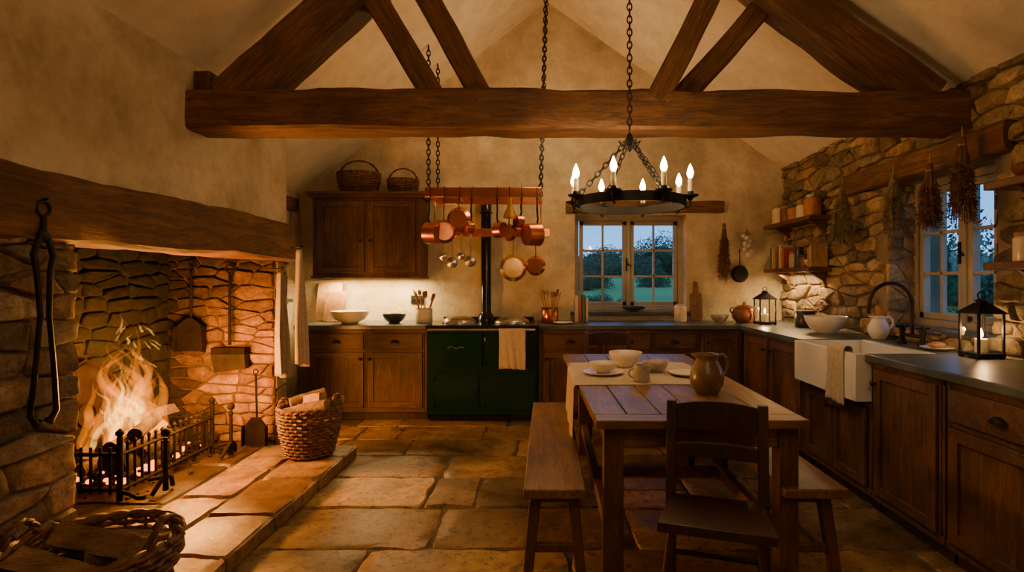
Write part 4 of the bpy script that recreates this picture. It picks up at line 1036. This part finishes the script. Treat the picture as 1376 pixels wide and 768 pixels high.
# ---------------------------------------------------------------- outside
b=B()
def lawnz(y): 
    if y<10: return .2+(y-6.3)/3.7*.82
    return 1.02+(y-10)/20*.62 if y<30 else 1.64+(y-30)*.012
b.sheet(lambda u,v:(-60+120*u,6.3+80*v*v,lawnz(6.3+80*v*v)+.05*noise.noise(Vector((u*60,v*30,0)))),60,40);b.box(3.0,40,-12,6.35,.0,.1)
make('garden_lawn',b,[GRASS])
random.seed(5)
def bushmesh(nl=3600):
    b=B();b.sph((0,0,.45),.62,(1,1,.85),10)
    for i in range(nl):
        v=Vector((random.gauss(0,1),random.gauss(0,1),random.gauss(0,1))).normalized();rad=ru(.62,1.0)*(1+.28*noise.noise(v*2.2))
        p=Vector((v.x*rad,v.y*rad,.5+v.z*rad*.85));q=ru(.03,.055);d=Vector((ru(-1,1),ru(-1,1),ru(-1,1))).normalized();s=d.orthogonal().normalized()
        b.add([p,p+d*q+s*q*.5,p+d*q*2,p+d*q-s*q*.5],[(0,1,2,3)],0)
    return b
bo=make('garden_hedge',bushmesh(),[LEAF],org=(0,0,0));hm=bo.data
bo.location=(3.4,29,1.55);bo.scale=(2.2,1.5,1.1)
he=bo
def inst(loc,sc,rz):
    o=bpy.data.objects.new('bush',hm);bpy.context.scene.collection.objects.link(o);o.parent=he
    o.matrix_parent_inverse=Matrix.LocRotScale(he.location,None,he.scale).inverted();o.location=loc;o.scale=sc;o.rotation_euler=(0,0,rz)
for i in range(16): inst((-12+i*2.2+ru(-.4,.4),30+ru(-1,2),1.6),(ru(1.5,2.1),1.5,ru(.85,1.2)),ru(0,6))
for i in range(10): inst((-14+i*3.8+ru(-1,1),42+ru(-2,3),1.75),(ru(2.2,3.2),2.4,ru(1.5,2.6)),ru(0,6))
inst((.75,13.5,1.0),(.55,.5,.75),1);inst((1.25,14.5,1.05),(.5,.5,.6),3);inst((2.9,15,1.05),(.45,.5,.55),2)
for i in range(4): inst((.45+i*.28+ru(-.1,.1),9.4+ru(-.3,.3),.78),(.22,.2,ru(.20,.30)),ru(0,6))
for i in range(11): inst((6.8+ru(0,2.5),2.5+i*1.1,.2),(1.2,1.2,ru(1.2,1.8)),ru(0,6))
w=bpy.data.worlds.new('dusk_sky');bpy.context.scene.world=w;w.use_nodes=True;nt=w.node_tree;nt.nodes.clear()
out=nt.nodes.new('ShaderNodeOutputWorld');bg=nt.nodes.new('ShaderNodeBackground');tc=nt.nodes.new('ShaderNodeTexCoord');sx=nt.nodes.new('ShaderNodeSeparateXYZ')
nt.links.new(tc.outputs['Generated'],sx.inputs[0]);cr=ramp(nt,sx.outputs['Z'],[(0,(.25,.50,.82)),(.10,(.11,.34,.74)),(.6,(.09,.26,.58))])
nt.links.new(cr,bg.inputs[0]);bg.inputs[1].default_value=2.6;nt.links.new(bg.outputs[0],out.inputs[0])
light('rear_fill_light','AREA',(.3,-.9,3.1),19,(1,.70,.40),size=1.2,rot=(math.radians(35),0,0))  # added warm fill from behind the camera, no fitting modelled
light('back_wall_fill_light','POINT',(.1,4.85,2.70),28,(1,.65,.29),size=.25)  # added point light to brighten the back wall
# ---------------------------------------------------------------- camera
cam=bpy.data.cameras.new('camera');co=bpy.data.objects.new('camera',cam);bpy.context.scene.collection.objects.link(co)
co.location=(0,0,1.34);co.rotation_euler=(PI/2,0,0);cam.sensor_width=36;cam.lens=740/1376*36;cam.shift_x=-47/1376;cam.shift_y=-6/1376;cam.clip_start=.05
bpy.context.scene.camera=co
